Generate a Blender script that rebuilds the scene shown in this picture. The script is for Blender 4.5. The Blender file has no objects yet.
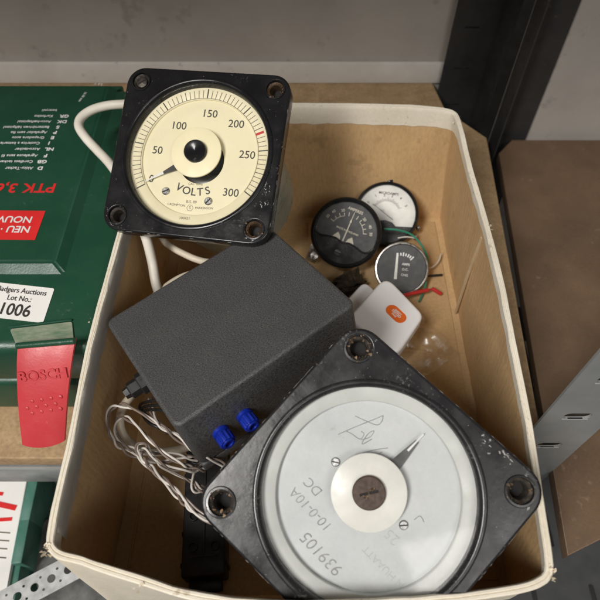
import bpy, bmesh, math, random
from mathutils import Matrix, Vector, noise
random.seed(7)
S = bpy.context.scene
COL = S.collection
R = math.radians
PI = math.pi

# ------------------------------------------------------------------ camera, world, lights, exposure
CAM_Z = 0.504
cam_d = bpy.data.cameras.new('camera'); cam = bpy.data.objects.new('camera', cam_d); COL.objects.link(cam)
cam.location = (0, 0, CAM_Z); cam.rotation_euler = (R(35), 0, 0)
cam_d.sensor_width = 36; cam_d.lens = 34.2; cam_d.clip_start = 0.01; cam_d.clip_end = 60
cam_d.dof.use_dof = True; cam_d.dof.focus_distance = 0.44; cam_d.dof.aperture_fstop = 10.5
S.camera = cam
W = bpy.data.worlds.new('World'); S.world = W; W.use_nodes = True
W.node_tree.nodes['Background'].inputs[0].default_value = (1.0, 0.95, 0.89, 1)
W.node_tree.nodes['Background'].inputs[1].default_value = 0.10
S.view_settings.view_transform = 'Standard'; S.view_settings.look = 'None'
S.view_settings.exposure = 0.14; S.view_settings.gamma = 1.0

def area_light(name, loc, target, sx, sy, power, col):
    l = bpy.data.lights.new(name, 'AREA'); l.shape = 'RECTANGLE'; l.size = sx; l.size_y = sy
    l.energy = power; l.color = col
    o = bpy.data.objects.new(name, l); COL.objects.link(o); o.location = loc
    o.rotation_euler = (Vector(target) - Vector(loc)).to_track_quat('-Z', 'Y').to_euler()
    return o
# ceiling light panels of the room, in front of the shelving
pl_ = area_light('ceiling_panel_light', (1.1, -2.1, 2.45), (1.1, -2.1, 0.0), 1.6, 1.4, 38, (1.0, 0.965, 0.92))
pl_.rotation_euler = (0, 0, R(17))
area_light('ceiling_panel_light', (-1.15, -1.15, 2.25), (-0.15, 0.15, 0.0), 0.5, 1.1, 72, (1.0, 0.965, 0.92))

# ------------------------------------------------------------------ pixel -> point helper (600 px photograph)
FP = 570.0
cR = Vector((1, 0, 0)); cU = Vector((0, math.cos(R(35)), math.sin(R(35)))); cD = Vector((0, math.sin(R(35)), -math.cos(R(35))))
cP = Vector((0, 0, CAM_Z))
def ray(u, v): return cD + cR * ((u - 300) / FP) + cU * ((300 - v) / FP)
def at(u, v, z):
    r = ray(u, v); return cP + r * ((z - CAM_Z) / r.z)

# ------------------------------------------------------------------ materials
def mat(name, c1, c2=None, scale=20, rough=0.5, rvar=0.12, bump=0.0, bscale=200, metal=0.0, dust=0.0,
        dustcol=(0.5, 0.48, 0.44), dscale=350, stretch=(1, 1, 1), spec=0.5, fine=0.0, coat=0.0, thr=0.62, flute=0.0):
    m = bpy.data.materials.new(name); m.use_nodes = True
    nt = m.node_tree; N = nt.nodes; L = nt.links
    b = N['Principled BSDF']
    b.inputs['Metallic'].default_value = metal; b.inputs['Specular IOR Level'].default_value = spec
    if coat: b.inputs['Coat Weight'].default_value = coat; b.inputs['Coat Roughness'].default_value = 0.12
    tc = N.new('ShaderNodeTexCoord'); mp = N.new('ShaderNodeMapping'); mp.inputs['Scale'].default_value = stretch
    L.new(tc.outputs['Object'], mp.inputs['Vector'])
    n = N.new('ShaderNodeTexNoise'); n.inputs['Scale'].default_value = scale; n.inputs['Detail'].default_value = 7
    n.inputs['Roughness'].default_value = 0.62
    L.new(mp.outputs[0], n.inputs['Vector'])
    mr = N.new('ShaderNodeMapRange'); mr.inputs[1].default_value = 0.32; mr.inputs[2].default_value = 0.68
    L.new(n.outputs['Fac'], mr.inputs[0])
    mx = N.new('ShaderNodeMix'); mx.data_type = 'RGBA'
    if c2 is None: c2 = tuple(x * 0.8 for x in c1)
    mx.inputs[6].default_value = (*c1, 1); mx.inputs[7].default_value = (*c2, 1)
    L.new(mr.outputs[0], mx.inputs[0])
    col = mx.outputs[2]
    if fine:
        nf = N.new('ShaderNodeTexNoise'); nf.inputs['Scale'].default_value = bscale; nf.inputs['Detail'].default_value = 3
        L.new(mp.outputs[0], nf.inputs['Vector'])
        m2 = N.new('ShaderNodeMapRange'); m2.inputs[1].default_value = 0.25; m2.inputs[2].default_value = 0.75
        m2.inputs[3].default_value = 1 - fine; m2.inputs[4].default_value = 1 + fine
        L.new(nf.outputs['Fac'], m2.inputs[0])
        vm = N.new('ShaderNodeVectorMath'); vm.operation = 'SCALE'
        L.new(col, vm.inputs[0]); L.new(m2.outputs[0], vm.inputs['Scale']); col = vm.outputs[0]
    rr = N.new('ShaderNodeMapRange'); rr.inputs[1].default_value = 0.3; rr.inputs[2].default_value = 0.7
    rr.inputs[3].default_value = max(0.02, rough - rvar); rr.inputs[4].default_value = min(1, rough + rvar)
    n3 = N.new('ShaderNodeTexNoise'); n3.inputs['Scale'].default_value = scale * 2.3; n3.inputs['Detail'].default_value = 6
    L.new(tc.outputs['Object'], n3.inputs['Vector']); L.new(n3.outputs['Fac'], rr.inputs[0])
    rout = rr.outputs[0]
    if dust:
        nd = N.new('ShaderNodeTexNoise'); nd.inputs['Scale'].default_value = dscale; nd.inputs['Detail'].default_value = 3
        L.new(tc.outputs['Object'], nd.inputs['Vector'])
        nb = N.new('ShaderNodeTexNoise'); nb.inputs['Scale'].default_value = dscale * 0.09; nb.inputs['Detail'].default_value = 4
        L.new(tc.outputs['Object'], nb.inputs['Vector'])
        ad = N.new('ShaderNodeMath'); ad.operation = 'MULTIPLY_ADD'; ad.inputs[1].default_value = 0.45
        L.new(nb.outputs['Fac'], ad.inputs[0])
        sc = N.new('ShaderNodeMath'); sc.operation = 'MULTIPLY'; sc.inputs[1].default_value = 0.55
        L.new(nd.outputs['Fac'], sc.inputs[0]); L.new(sc.outputs[0], ad.inputs[2])
        dm = N.new('ShaderNodeMapRange'); dm.inputs[1].default_value = thr; dm.inputs[2].default_value = thr + 0.06; dm.inputs[4].default_value = dust
        L.new(ad.outputs[0], dm.inputs[0])
        dx = N.new('ShaderNodeMix'); dx.data_type = 'RGBA'; L.new(dm.outputs[0], dx.inputs[0]); L.new(col, dx.inputs[6])
        dx.inputs[7].default_value = (*dustcol, 1); col = dx.outputs[2]
        r2 = N.new('ShaderNodeMath'); r2.operation = 'MULTIPLY_ADD'; r2.inputs[1].default_value = 0.4; r2.use_clamp = True
        L.new(dm.outputs[0], r2.inputs[0]); L.new(rout, r2.inputs[2]); rout = r2.outputs[0]
    L.new(col, b.inputs['Base Color']); L.new(rout, b.inputs['Roughness'])
    if bump:
        bn = N.new('ShaderNodeTexNoise'); bn.inputs['Scale'].default_value = bscale; bn.inputs['Detail'].default_value = 4
        L.new(mp.outputs[0], bn.inputs['Vector'])
        bp = N.new('ShaderNodeBump'); bp.inputs['Strength'].default_value = bump; bp.inputs['Distance'].default_value = 0.001
        L.new(bn.outputs['Fac'], bp.inputs['Height']); L.new(bp.outputs[0], b.inputs['Normal'])
        if flute:   # corrugation showing through the paper
            m3 = N.new('ShaderNodeMapping'); m3.inputs['Scale'].default_value = (1, 1, 0); L.new(tc.outputs['Object'], m3.inputs['Vector'])
            wv = N.new('ShaderNodeTexWave'); wv.bands_direction = 'DIAGONAL'; wv.inputs['Scale'].default_value = 95; wv.inputs['Distortion'].default_value = 0.6; wv.inputs['Detail Scale'].default_value = 0.4
            L.new(m3.outputs[0], wv.inputs['Vector'])
            b2 = N.new('ShaderNodeBump'); b2.inputs['Strength'].default_value = flute; b2.inputs['Distance'].default_value = 0.002
            L.new(wv.outputs['Fac'], b2.inputs['Height']); L.new(bp.outputs[0], b2.inputs['Normal']); L.new(b2.outputs[0], b.inputs['Normal'])
    return m

def glass(name, rough=0.02, tint=(1, 1, 1), ior=1.45, bump=0.0, bscale=60, haze=0.0):
    m = bpy.data.materials.new(name); m.use_nodes = True
    nt = m.node_tree; N = nt.nodes; L = nt.links
    N.remove(N['Principled BSDF'])
    t = N.new('ShaderNodeBsdfTransparent'); t.inputs[0].default_value = (*tint, 1)
    g = N.new('ShaderNodeBsdfGlossy'); g.inputs['Roughness'].default_value = rough
    f = N.new('ShaderNodeFresnel'); f.inputs[0].default_value = ior
    x = N.new('ShaderNodeMixShader'); L.new(f.outputs[0], x.inputs[0]); L.new(t.outputs[0], x.inputs[1]); L.new(g.outputs[0], x.inputs[2])
    out = x.outputs[0]
    if haze:   # dusty smears on the pane
        tc = N.new('ShaderNodeTexCoord'); nz = N.new('ShaderNodeTexNoise'); nz.inputs['Scale'].default_value = 45; nz.inputs['Detail'].default_value = 8; nz.inputs['Roughness'].default_value = .7
        L.new(tc.outputs['Object'], nz.inputs['Vector'])
        hm = N.new('ShaderNodeMapRange'); hm.inputs[1].default_value = .4; hm.inputs[2].default_value = .75; hm.inputs[4].default_value = haze * 2.2
        L.new(nz.outputs['Fac'], hm.inputs[0])
        df = N.new('ShaderNodeBsdfDiffuse'); df.inputs[0].default_value = (.6, .6, .58, 1)
        y = N.new('ShaderNodeMixShader'); L.new(hm.outputs[0], y.inputs[0]); L.new(out, y.inputs[1]); L.new(df.outputs[0], y.inputs[2]); out = y.outputs[0]
    L.new(out, N['Material Output'].inputs[0])
    if bump:
        tc = N.new('ShaderNodeTexCoord'); bn = N.new('ShaderNodeTexNoise'); bn.inputs['Scale'].default_value = bscale
        L.new(tc.outputs['Object'], bn.inputs['Vector'])
        bp = N.new('ShaderNodeBump'); bp.inputs['Strength'].default_value = bump; bp.inputs['Distance'].default_value = 0.002
        L.new(bn.outputs['Fac'], bp.inputs['Height']); L.new(bp.outputs[0], g.inputs['Normal'])
    return m

m_brown = mat('brown_cardboard', (0.62, 0.415, 0.215), (0.53, 0.345, 0.165), scale=14, rough=0.75, bump=0.25, bscale=420, fine=0.10, stretch=(1, 1, 0.35), flute=0.045, dust=0.35, dustcol=(0.30, 0.19, 0.09), dscale=70, thr=0.6)
m_brown_floor = mat('brown_cardboard_base', (0.58, 0.395, 0.21), (0.48, 0.32, 0.155), scale=11, rough=0.75, bump=0.25, bscale=380, fine=0.10)
m_liner = mat('cream_liner_paper', (0.80, 0.745, 0.63), (0.72, 0.65, 0.52), scale=16, rough=0.7, bump=0.22, bscale=420, fine=0.05, dust=0.6, dustcol=(0.42, 0.32, 0.20), dscale=240, thr=0.615)
m_tape = mat('white_paper_tape', (0.78, 0.76, 0.71), (0.68, 0.65, 0.58), scale=30, rough=0.6, bump=0.5, bscale=120)
m_chip = mat('torn_paper_fibre', (0.80, 0.73, 0.60), (0.68, 0.56, 0.40), scale=120, rough=0.9)
m_bake = mat('black_bakelite', (0.008, 0.008, 0.009), (0.014, 0.014, 0.015), scale=28, rough=0.24, rvar=0.10, dust=0.30, dustcol=(0.14, 0.135, 0.13), dscale=520, thr=0.61, bump=0.05, bscale=260, spec=0.3)
m_bake_worn = mat('dusty_black_bakelite', (0.011, 0.011, 0.012), (0.021, 0.020, 0.021), scale=34, rough=0.27, rvar=0.10, dust=0.45, dustcol=(0.15, 0.145, 0.14), dscale=620, thr=0.59, bump=0.06, bscale=260, spec=0.4)
m_wear = mat('chipped_edge_grey', (0.50, 0.49, 0.47), (0.16, 0.155, 0.15), scale=400, rough=0.6)
m_hole = mat('dark_bore', (0.008, 0.007, 0.006), rough=0.8)
m_rust = mat('rusty_brass', (0.16, 0.10, 0.055), (0.05, 0.035, 0.025), scale=260, rough=0.5, metal=0.6, bump=0.5, bscale=500)
m_bush = mat('dull_bushing', (0.10, 0.085, 0.07), (0.03, 0.026, 0.022), scale=300, rough=0.45, metal=0.5, bump=0.5, bscale=500)
m_knob_rust = mat('rusted_adjuster', (0.085, 0.055, 0.04), (0.045, 0.03, 0.023), scale=160, rough=0.7, bump=0.5, bscale=380)
m_cream = mat('cream_enamel_dial', (0.72, 0.67, 0.475), (0.67, 0.615, 0.425), scale=30, rough=0.5)
m_pale = mat('pale_grey_dial', (0.50, 0.515, 0.515), (0.42, 0.44, 0.445), scale=13, rough=0.5, fine=0.03, bscale=500, dust=0.35, dustcol=(0.30, 0.30, 0.28), dscale=300, thr=0.63)
m_pale_ring = mat('pale_dial_ring', (0.50, 0.51, 0.485), (0.42, 0.43, 0.41), scale=22, rough=0.5)
m_boss = mat('off_white_boss', (0.61, 0.605, 0.565), (0.56, 0.55, 0.51), scale=30, rough=0.4)
m_print = mat('black_printing', (0.045, 0.042, 0.036), rough=0.6)
m_print_grey = mat('brown_grey_printing', (0.16, 0.14, 0.10), rough=0.6)
m_faint = mat('faint_pencil_marks', (0.36, 0.38, 0.38), (0.43, 0.45, 0.45), scale=300, rough=0.5)
m_pencil = mat('pencil_marks', (0.13, 0.13, 0.14), (0.30, 0.31, 0.31), scale=300, rough=0.5)
m_red = mat('red_marking', (0.55, 0.03, 0.03), rough=0.5)
m_steel = mat('bright_screw', (0.55, 0.55, 0.56), (0.35, 0.35, 0.36), scale=300, rough=0.3, metal=1.0)
m_needle = mat('dark_needle', (0.05, 0.05, 0.05), rough=0.35)
m_silver = mat('silver_needle_tip', (0.75, 0.75, 0.74), rough=0.3)
m_glass = glass('meter_glass', 0.055, haze=0.075)
m_glass_clean = glass('clean_meter_glass', 0.02, haze=0.015)
m_can = mat('grey_green_can', (0.42, 0.46, 0.41), (0.36, 0.40, 0.35), scale=40, rough=0.35)
m_abs = mat('textured_black_abs', (0.058, 0.058, 0.059), (0.068, 0.068, 0.068), scale=40, rough=0.45, rvar=0.05, bump=0.38, bscale=1700, fine=0.8, dust=0.35, dustcol=(0.3, 0.3, 0.3), dscale=700, thr=0.67, stretch=(0.55, 1, 1))
m_abs_rub = mat('rubbed_black_abs', (0.16, 0.16, 0.16), (0.10, 0.10, 0.10), scale=300, rough=0.35)
m_blue = mat('blue_plastic', (0.007, 0.026, 0.32), (0.005, 0.017, 0.23), scale=80, rough=0.3)
m_blackp = mat('black_plastic', (0.012, 0.012, 0.013), (0.02, 0.02, 0.02), scale=60, rough=0.45, bump=0.1, bscale=300, dust=0.3, dustcol=(0.12, 0.11, 0.1), thr=0.63)
m_cable = mat('cream_cable', (0.68, 0.60, 0.48), (0.56, 0.48, 0.37), scale=50, rough=0.5)
m_cable_w = mat('white_cable', (0.76, 0.72, 0.64), (0.68, 0.63, 0.54), scale=40, rough=0.45)
m_wire_w = mat('pale_wire', (0.66, 0.62, 0.57), (0.5, 0.46, 0.41), scale=80, rough=0.35)
m_wire_b = mat('brown_wire', (0.22, 0.17, 0.14), (0.12, 0.09, 0.075), scale=80, rough=0.35)
m_green = mat('green_case_plastic', (0.011, 0.058, 0.031), (0.015, 0.068, 0.038), scale=22, rough=0.38, rvar=0.08, bump=0.15, bscale=600, dust=0.25, dustcol=(0.10, 0.16, 0.12), dscale=240, thr=0.63)
m_clasp_red = mat('red_latch_plastic', (0.45, 0.030, 0.038), (0.51, 0.048, 0.056), scale=24, rough=0.42, bump=0.12, bscale=500, dust=0.2, dustcol=(0.7, 0.3, 0.3), dscale=300)
m_redprint = mat('red_print', (0.75, 0.03, 0.03), rough=0.45)
m_white = mat('white_print', (0.82, 0.81, 0.79), rough=0.5)
m_paper = mat('white_sticker', (0.84, 0.83, 0.80), (0.80, 0.79, 0.76), scale=30, rough=0.55)
m_scuff = mat('scuffed_pale_plastic', (0.30, 0.32, 0.24), (0.12, 0.19, 0.12), scale=70, rough=0.5, stretch=(1, 3, 1))
m_whitebox = mat('white_plastic', (0.85, 0.85, 0.86), (0.82, 0.82, 0.83), scale=30, rough=0.4)
m_orange = mat('orange_label', (0.86, 0.16, 0.02), rough=0.5)
m_hard = mat('brown_hardboard', (0.16, 0.10, 0.058), (0.09, 0.057, 0.033), scale=9, rough=0.55, bump=0.15, bscale=350, fine=0.08, dust=0.3, dustcol=(0.30, 0.22, 0.15), dscale=120)
m_chipb = mat('chipboard', (0.42, 0.29, 0.16), (0.31, 0.20, 0.105), scale=46, rough=0.7, bump=0.3, bscale=260, fine=0.2, dust=0.5, dustcol=(0.5, 0.38, 0.22), dscale=200)
m_galv = mat('grey_painted_steel', (0.30, 0.31, 0.31), (0.25, 0.26, 0.26), scale=26, rough=0.42, metal=0.2, bump=0.08, bscale=120, dust=0.3, dustcol=(0.45, 0.45, 0.44), dscale=200)
m_dksteel = mat('dark_painted_steel', (0.022, 0.022, 0.023), (0.035, 0.034, 0.033), scale=24, rough=0.45, bump=0.05, dust=0.3, dustcol=(0.12, 0.11, 0.1), dscale=150)
m_dkgrey = mat('dark_grey_steel', (0.060, 0.062, 0.064), (0.045, 0.046, 0.048), scale=20, rough=0.5, dust=0.3, dustcol=(0.14, 0.14, 0.14), dscale=150)
m_wall = mat('grey_painted_wall', (0.44, 0.405, 0.365), (0.36, 0.33, 0.30), scale=9, rough=0.7, bump=0.2, bscale=80, dust=0.4, dustcol=(0.20, 0.18, 0.16), dscale=45, thr=0.59)
m_pale_strip = mat('pale_strip', (0.66, 0.63, 0.59), (0.55, 0.52, 0.48), scale=14, rough=0.6, dust=0.5, dustcol=(0.25, 0.22, 0.2), dscale=90, thr=0.62)
m_zinc = mat('zinc_strip', (0.62, 0.63, 0.63), (0.5, 0.51, 0.51), scale=60, rough=0.4, metal=0.5)
m_floor = mat('dark_floor', (0.05, 0.048, 0.045), (0.035, 0.034, 0.032), scale=6, rough=0.7)
m_teal = mat('worn_teal_plastic', (0.045, 0.16, 0.12), (0.09, 0.21, 0.17), scale=50, rough=0.5, dust=0.4, dustcol=(0.3, 0.38, 0.34), dscale=140)
m_blotch = mat('mottled_grey_card', (0.05, 0.05, 0.05), (0.20, 0.20, 0.19), scale=34, rough=0.7)
m_blackdial = mat('black_dial', (0.020, 0.020, 0.022), rough=0.55)
m_chrome = mat('chrome_bezel', (0.46, 0.44, 0.41), (0.30, 0.28, 0.26), scale=120, rough=0.34, metal=1.0)
m_dialwhite = mat('white_dial_paper', (0.76, 0.75, 0.70), rough=0.5)
m_creamprint = mat('cream_printing', (0.66, 0.60, 0.48), rough=0.5)
m_wgreen = mat('green_wire', (0.03, 0.22, 0.14), rough=0.4)
m_wred = mat('red_wire', (0.55, 0.03, 0.03), rough=0.4)
m_bag = glass('clear_polythene', 0.30, (0.985, 0.985, 0.98), 1.5)
_n = m_bag.node_tree; _lw = _n.nodes.new('ShaderNodeLayerWeight'); _lw.inputs[0].default_value = 0.12
_mp = _n.nodes.new('ShaderNodeMapRange'); _mp.inputs[3].default_value = 0.12; _mp.inputs[4].default_value = 0.5
_n.links.new(_lw.outputs['Facing'], _mp.inputs[0])
_n.links.new(_mp.outputs[0], [x for x in _n.nodes if x.type == 'MIX_SHADER'][0].inputs[0])
m_scrap = mat('dark_felt', (0.022, 0.017, 0.011), (0.11, 0.08, 0.045), scale=210, rough=0.9, bump=0.8, bscale=400)
m_stick = mat('pale_wood', (0.60, 0.46, 0.29), (0.5, 0.36, 0.2), scale=60, rough=0.7)

# ------------------------------------------------------------------ object helpers
def I4(): return Matrix.Identity(4)
def T(x, y, z): return Matrix.Translation((x, y, z))
def RX(a): return Matrix.Rotation(R(a), 4, 'X')
def RY(a): return Matrix.Rotation(R(a), 4, 'Y')
def RZ(a): return Matrix.Rotation(R(a), 4, 'Z')

WM = {}          # world matrix of every thing
def thing(name, label, cat, M=None, group=None):
    o = bpy.data.objects.new(name, None); COL.objects.link(o); o.empty_display_size = 0.02
    M = M or I4(); o.matrix_world = M; WM[o.name] = M
    o['label'] = label; o['category'] = cat
    if group: o['group'] = group
    return o

def build(name, bm, mats, parent=None, world=False, label=None, smooth=True, ang=38, recalc=True):
    if world and parent is not None:
        p = parent
        while p.parent: p = p.parent
        bm.transform(WM[p.name].inverted())
    if recalc: bmesh.ops.recalc_face_normals(bm, faces=bm.faces)
    me = bpy.data.meshes.new(name); bm.to_mesh(me); bm.free()
    for m in (mats if isinstance(mats, (list, tuple)) else [mats]): me.materials.append(m)
    if smooth:
        me.shade_smooth(); me.set_sharp_from_angle(angle=R(ang))
    o = bpy.data.objects.new(name, me); COL.objects.link(o)
    if parent is not None: o.parent = parent
    if label: o['label'] = label
    return o
def tag(o, label=None, cat=None, group=None, kind=None):
    if label: o['label'] = label
    if cat: o['category'] = cat
    if group: o['group'] = group
    if kind: o['kind'] = kind
    return o

def nb(): return bmesh.new()
def add_mesh(bm, me, M, mi=0):
    me.transform(M)
    old = set(bm.faces); bm.from_mesh(me)
    for f in bm.faces:
        if f not in old: f.material_index = mi
    bpy.data.meshes.remove(me)
def rbox(bm, sx, sy, sz, M, bev=0.0, seg=2, mi=0):
    t = bmesh.new(); bmesh.ops.create_cube(t, size=1)
    bmesh.ops.scale(t, vec=(sx, sy, sz), verts=t.verts)
    if bev: bmesh.ops.bevel(t, geom=t.edges[:], offset=bev, segments=seg, profile=0.5, affect='EDGES')
    me = bpy.data.meshes.new('t'); t.to_mesh(me); t.free(); add_mesh(bm, me, M, mi)
def lathe(bm, prof, M, seg=64, mi=0, cap=False, a0=0, a1=360):
    rings = []
    full = abs(a1 - a0 - 360) < 1e-6
    cnt = seg if full else seg + 1
    for k in range(cnt):
        a = R(a0 + (a1 - a0) * k / seg)
        rings.append([bm.verts.new(M @ Vector((r * math.cos(a), r * math.sin(a), z))) for r, z in prof])
    for k in range(seg):
        A, Bq = rings[k], rings[(k + 1) % cnt]
        for i in range(len(prof) - 1):
            try:
                f = bm.faces.new((A[i], Bq[i], Bq[i + 1], A[i + 1])); f.material_index = mi
            except ValueError: pass
    if cap and full:
        f = bm.faces.new([r[-1] for r in rings]); f.material_index = mi
        if cap == 2:
            f = bm.faces.new([r[0] for r in rings]); f.material_index = mi
def disc(bm, r, M, seg=48, mi=0):
    vs = [bm.verts.new(M @ Vector((r * math.cos(2 * PI * k / seg), r * math.sin(2 * PI * k / seg), 0))) for k in range(seg)]
    f = bm.faces.new(vs); f.material_index = mi
def smooth_path(pts, n=8):
    P = [Vector(p) for p in pts]
    out = []
    for i in range(len(P) - 1):
        p0 = P[max(i - 1, 0)]; p1 = P[i]; p2 = P[i + 1]; p3 = P[min(i + 2, len(P) - 1)]
        for k in range(n):
            t = k / n
            out.append(0.5 * ((2 * p1) + (p2 - p0) * t + (2 * p0 - 5 * p1 + 4 * p2 - p3) * t * t + (3 * p1 - p0 - 3 * p2 + p3) * t ** 3))
    out.append(P[-1]); return out
def tube(bm, pts, r, sides=10, mi=0, M=None, n=8, smooth=True, taper=None):
    P = smooth_path(pts, n) if smooth else [Vector(p) for p in pts]
    M = M or I4()
    up = Vector((0, 0, 1)); rings = []
    prev = None
    for i, p in enumerate(P):
        d = (P[min(i + 1, len(P) - 1)] - P[max(i - 1, 0)]).normalized()
        if prev is None:
            a = d.cross(up) if abs(d.dot(up)) < 0.95 else d.cross(Vector((1, 0, 0)))
        else: a = prev - d * prev.dot(d)
        a.normalize(); prev = a; b = d.cross(a)
        rr = r if taper is None else r * taper(i / (len(P) - 1))
        rings.append([bm.verts.new(M @ (p + (a * math.cos(2 * PI * k / sides) + b * math.sin(2 * PI * k / sides)) * rr)) for k in range(sides)])
    for A, Bq in zip(rings, rings[1:]):
        for k in range(sides):
            f = bm.faces.new((A[k], A[(k + 1) % sides], Bq[(k + 1) % sides], Bq[k])); f.material_index = mi
    for rg in (rings[0], rings[-1]):
        f = bm.faces.new(rg); f.material_index = mi
def curve_mesh(cu, M, bm, mi):
    ob = bpy.data.objects.new('t', cu); COL.objects.link(ob)
    dg = bpy.context.evaluated_depsgraph_get()
    me = bpy.data.meshes.new_from_object(ob.evaluated_get(dg))
    bpy.data.objects.remove(ob); bpy.data.curves.remove(cu)
    add_mesh(bm, me, M, mi)
def prism(bm, loops, z0, z1, M, bev=0.0, mi=0, bres=2):
    cu = bpy.data.curves.new('t', 'CURVE'); cu.dimensions = '2D'; cu.fill_mode = 'BOTH'
    for lp in loops:
        s = cu.splines.new('POLY'); s.points.add(len(lp) - 1); s.use_cyclic_u = True
        for q, (x, y) in zip(s.points, lp): q.co = (x, y, 0, 1)
    h = (z1 - z0) / 2
    cu.extrude = max(h - bev, 0.0)
    if bev: cu.bevel_depth = bev; cu.bevel_resolution = bres; cu.offset = -bev
    curve_mesh(cu, M @ T(0, 0, (z0 + z1) / 2), bm, mi)
def text(bm, s, size, M, mi=0, bold=0.0, align='CENTER', thick=0.00008, sx=1.0, shear=0.0):
    cu = bpy.data.curves.new('t', 'FONT'); cu.body = s; cu.size = size; cu.align_x = align; cu.align_y = 'CENTER'
    cu.extrude = thick; cu.offset = bold * size; cu.shear = shear; cu.resolution_u = 4
    curve_mesh(cu, M @ Matrix.Diagonal((sx, 1, 1, 1)), bm, mi)
def circ(r, cx=0, cy=0, n=48): return [(cx + r * math.cos(2 * PI * k / n), cy + r * math.sin(2 * PI * k / n)) for k in range(n)]
def rrect(hx, hy, r, n=8, cx=0, cy=0):
    out = []
    for sx, sy, a0 in ((1, 1, 0), (-1, 1, 90), (-1, -1, 180), (1, -1, 270)):
        for k in range(n + 1):
            a = R(a0 + 90 * k / n); out.append((cx + sx * (hx - r) + r * math.cos(a), cy + sy * (hy - r) + r * math.sin(a)))
    return out
def roundpoly(P, r, n=6):
    out = []
    P = [Vector((p[0], p[1])) for p in P]
    for i, p in enumerate(P):
        a = (P[i - 1] - p).normalized(); b = (P[(i + 1) % len(P)] - p).normalized()
        ang = a.angle(b); d = r / math.tan(ang / 2)
        s, e = p + a * d, p + b * d
        for k in range(n + 1):
            t = k / n; q = s * (1 - t) ** 2 + p * 2 * t * (1 - t) + e * t * t
            out.append((q.x, q.y))
    return out
def flake(bm, M, r, mi=0, n=7):
    vs = []
    for k in range(n):
        a = 2 * PI * k / n; q = r * random.uniform(0.35, 1.2)
        vs.append(bm.verts.new(M @ Vector((q * math.cos(a), q * math.sin(a) * random.uniform(.4, 1), 0))))
    f = bm.faces.new(vs); f.material_index = mi
def axes(rows, loc): # 3x3 rows -> 4x4
    m = Matrix(rows).to_4x4(); m.translation = loc; return m
def bolt(bm, r, M, h=0.002, mi=0, slot=True, mi2=1):
    lathe(bm, [(r, 0), (r, h * 0.6), (r * 0.8, h), (0.0001, h)], M, 24, mi)
    if slot: rbox(bm, r * 1.7, r * 0.28, 0.0004, M @ T(0, 0, h), 0, 1, mi2)

# ------------------------------------------------------------------ the setting: floor, walls
bm = nb(); rbox(bm, 6, 6, 0.05, T(0, 1.0, -0.78)); tag(build('floor', bm, m_floor), kind='structure')
bm = nb(); rbox(bm, 1.6, 0.04, 3.2, T(-0.52, 0.767, 0.8)); tag(build('wall', bm, m_wall), kind='structure')
bm = nb(); rbox(bm, 1.47, 0.006, 0.0335, T(-0.465, 0.7432, 0.0171), 0.0025); tag(build('pale_wall_strip', bm, m_pale_strip), 'low pale strip along the grey wall behind the shelf', 'wall_strip')  # paler lower band of the wall, built as a thin raised strip
bm = nb(); rbox(bm, 1.3, 0.04, 3.2, T(0.935, 0.672, 0.8)); tag(build('wall', bm, m_wall), kind='structure')

# ------------------------------------------------------------------ shelving unit with the box on it
def slot_loop(cx, cy, hx, hy): return rrect(hx, hy, min(hx, hy) * 0.95, 4, cx, cy)
su = thing('shelving_unit', 'grey steel shelving unit with chipboard shelf that carries the cardboard box and green case', 'shelving', T(-0.2, 0.45, 0))
bm = nb()
prism(bm, [[(-0.95, 0.181), (0.222, 0.176), (0.252, 0.62), (0.205, 0.68), (0.195, 0.7445), (-0.95, 0.7445)]], -0.018, 0, I4(), 0.0015)
build('shelf_board', bm, [m_chipb], su, True)
bm = nb()   # folded steel beam under the front edge of the board
prof = [(0.1735, -0.0165), (0.1730, -0.0190), (0.1730, -0.0505), (0.1755, -0.0540), (0.192, -0.0540), (0.192, -0.0525), (0.1765, -0.0525), (0.1745, -0.0495), (0.1745, -0.0200), (0.2, -0.0200), (0.2, -0.0185), (0.1765, -0.0185), (0.1765, -0.0165)]
xs = (-0.95, 0.180)
A = [bm.verts.new((xs[0], y, z)) for y, z in prof]; Bq = [bm.verts.new((xs[1], y, z)) for y, z in prof]
for i in range(len(prof)): j = (i + 1) % len(prof); bm.faces.new((A[i], A[j], Bq[j], Bq[i]))
bm.faces.new(A); bm.faces.new(Bq)
build('front_beam', bm, m_galv, su, True)
bm = nb()   # front corner post: slotted flange facing the room and a plain flange going back
zs = [0.1630 + 0.0595 * k for k in range(-9, 9)]
loops = [[(0.1835, -0.75), (0.2355, -0.75), (0.2355, 1.2), (0.1835, 1.2)]]
for z in zs:
    loops.append(slot_loop(0.2085, z, 0.0105, 0.0050))
prism(bm, loops, 0, 0.002, T(0, 0.176, 0) @ RX(90), 0.0)
rbox(bm, 0.002, 0.045, 1.95, T(0.2345, 0.1995, 0.225), 0)
for z in zs: # raised lug beside each slot
    rbox(bm, 0.020, 0.0022, 0.0016, T(0.2085, 0.1745, z - 0.0058), 0.0005)
build('corner_post', bm, m_galv, su, True, smooth=False)
bm = nb()
loops = [[(0.203, -0.75), (0.262, -0.75), (0.262, 1.2), (0.203, 1.2)]]
for k in range(-9, 18): loops.append(slot_loop(0.229, 0.03 + 0.06 * k, 0.010, 0.0012))
prism(bm, loops, 0, 0.002, T(0, 0.735, 0) @ RX(90), 0.0)
rbox(bm, 0.002, 0.060, 1.95, T(0.263, 0.705, 0.225), 0)
build('corner_post', bm, m_dksteel, su, True, smooth=False, label='dark rear corner post of the shelving')
bm = nb(); rbox(bm, 1.17, 0.56, 0.018, T(-0.365, 0.472, 0.635), 0.001); build('upper_shelf_board', bm, m_chipb, su, True)

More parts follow.
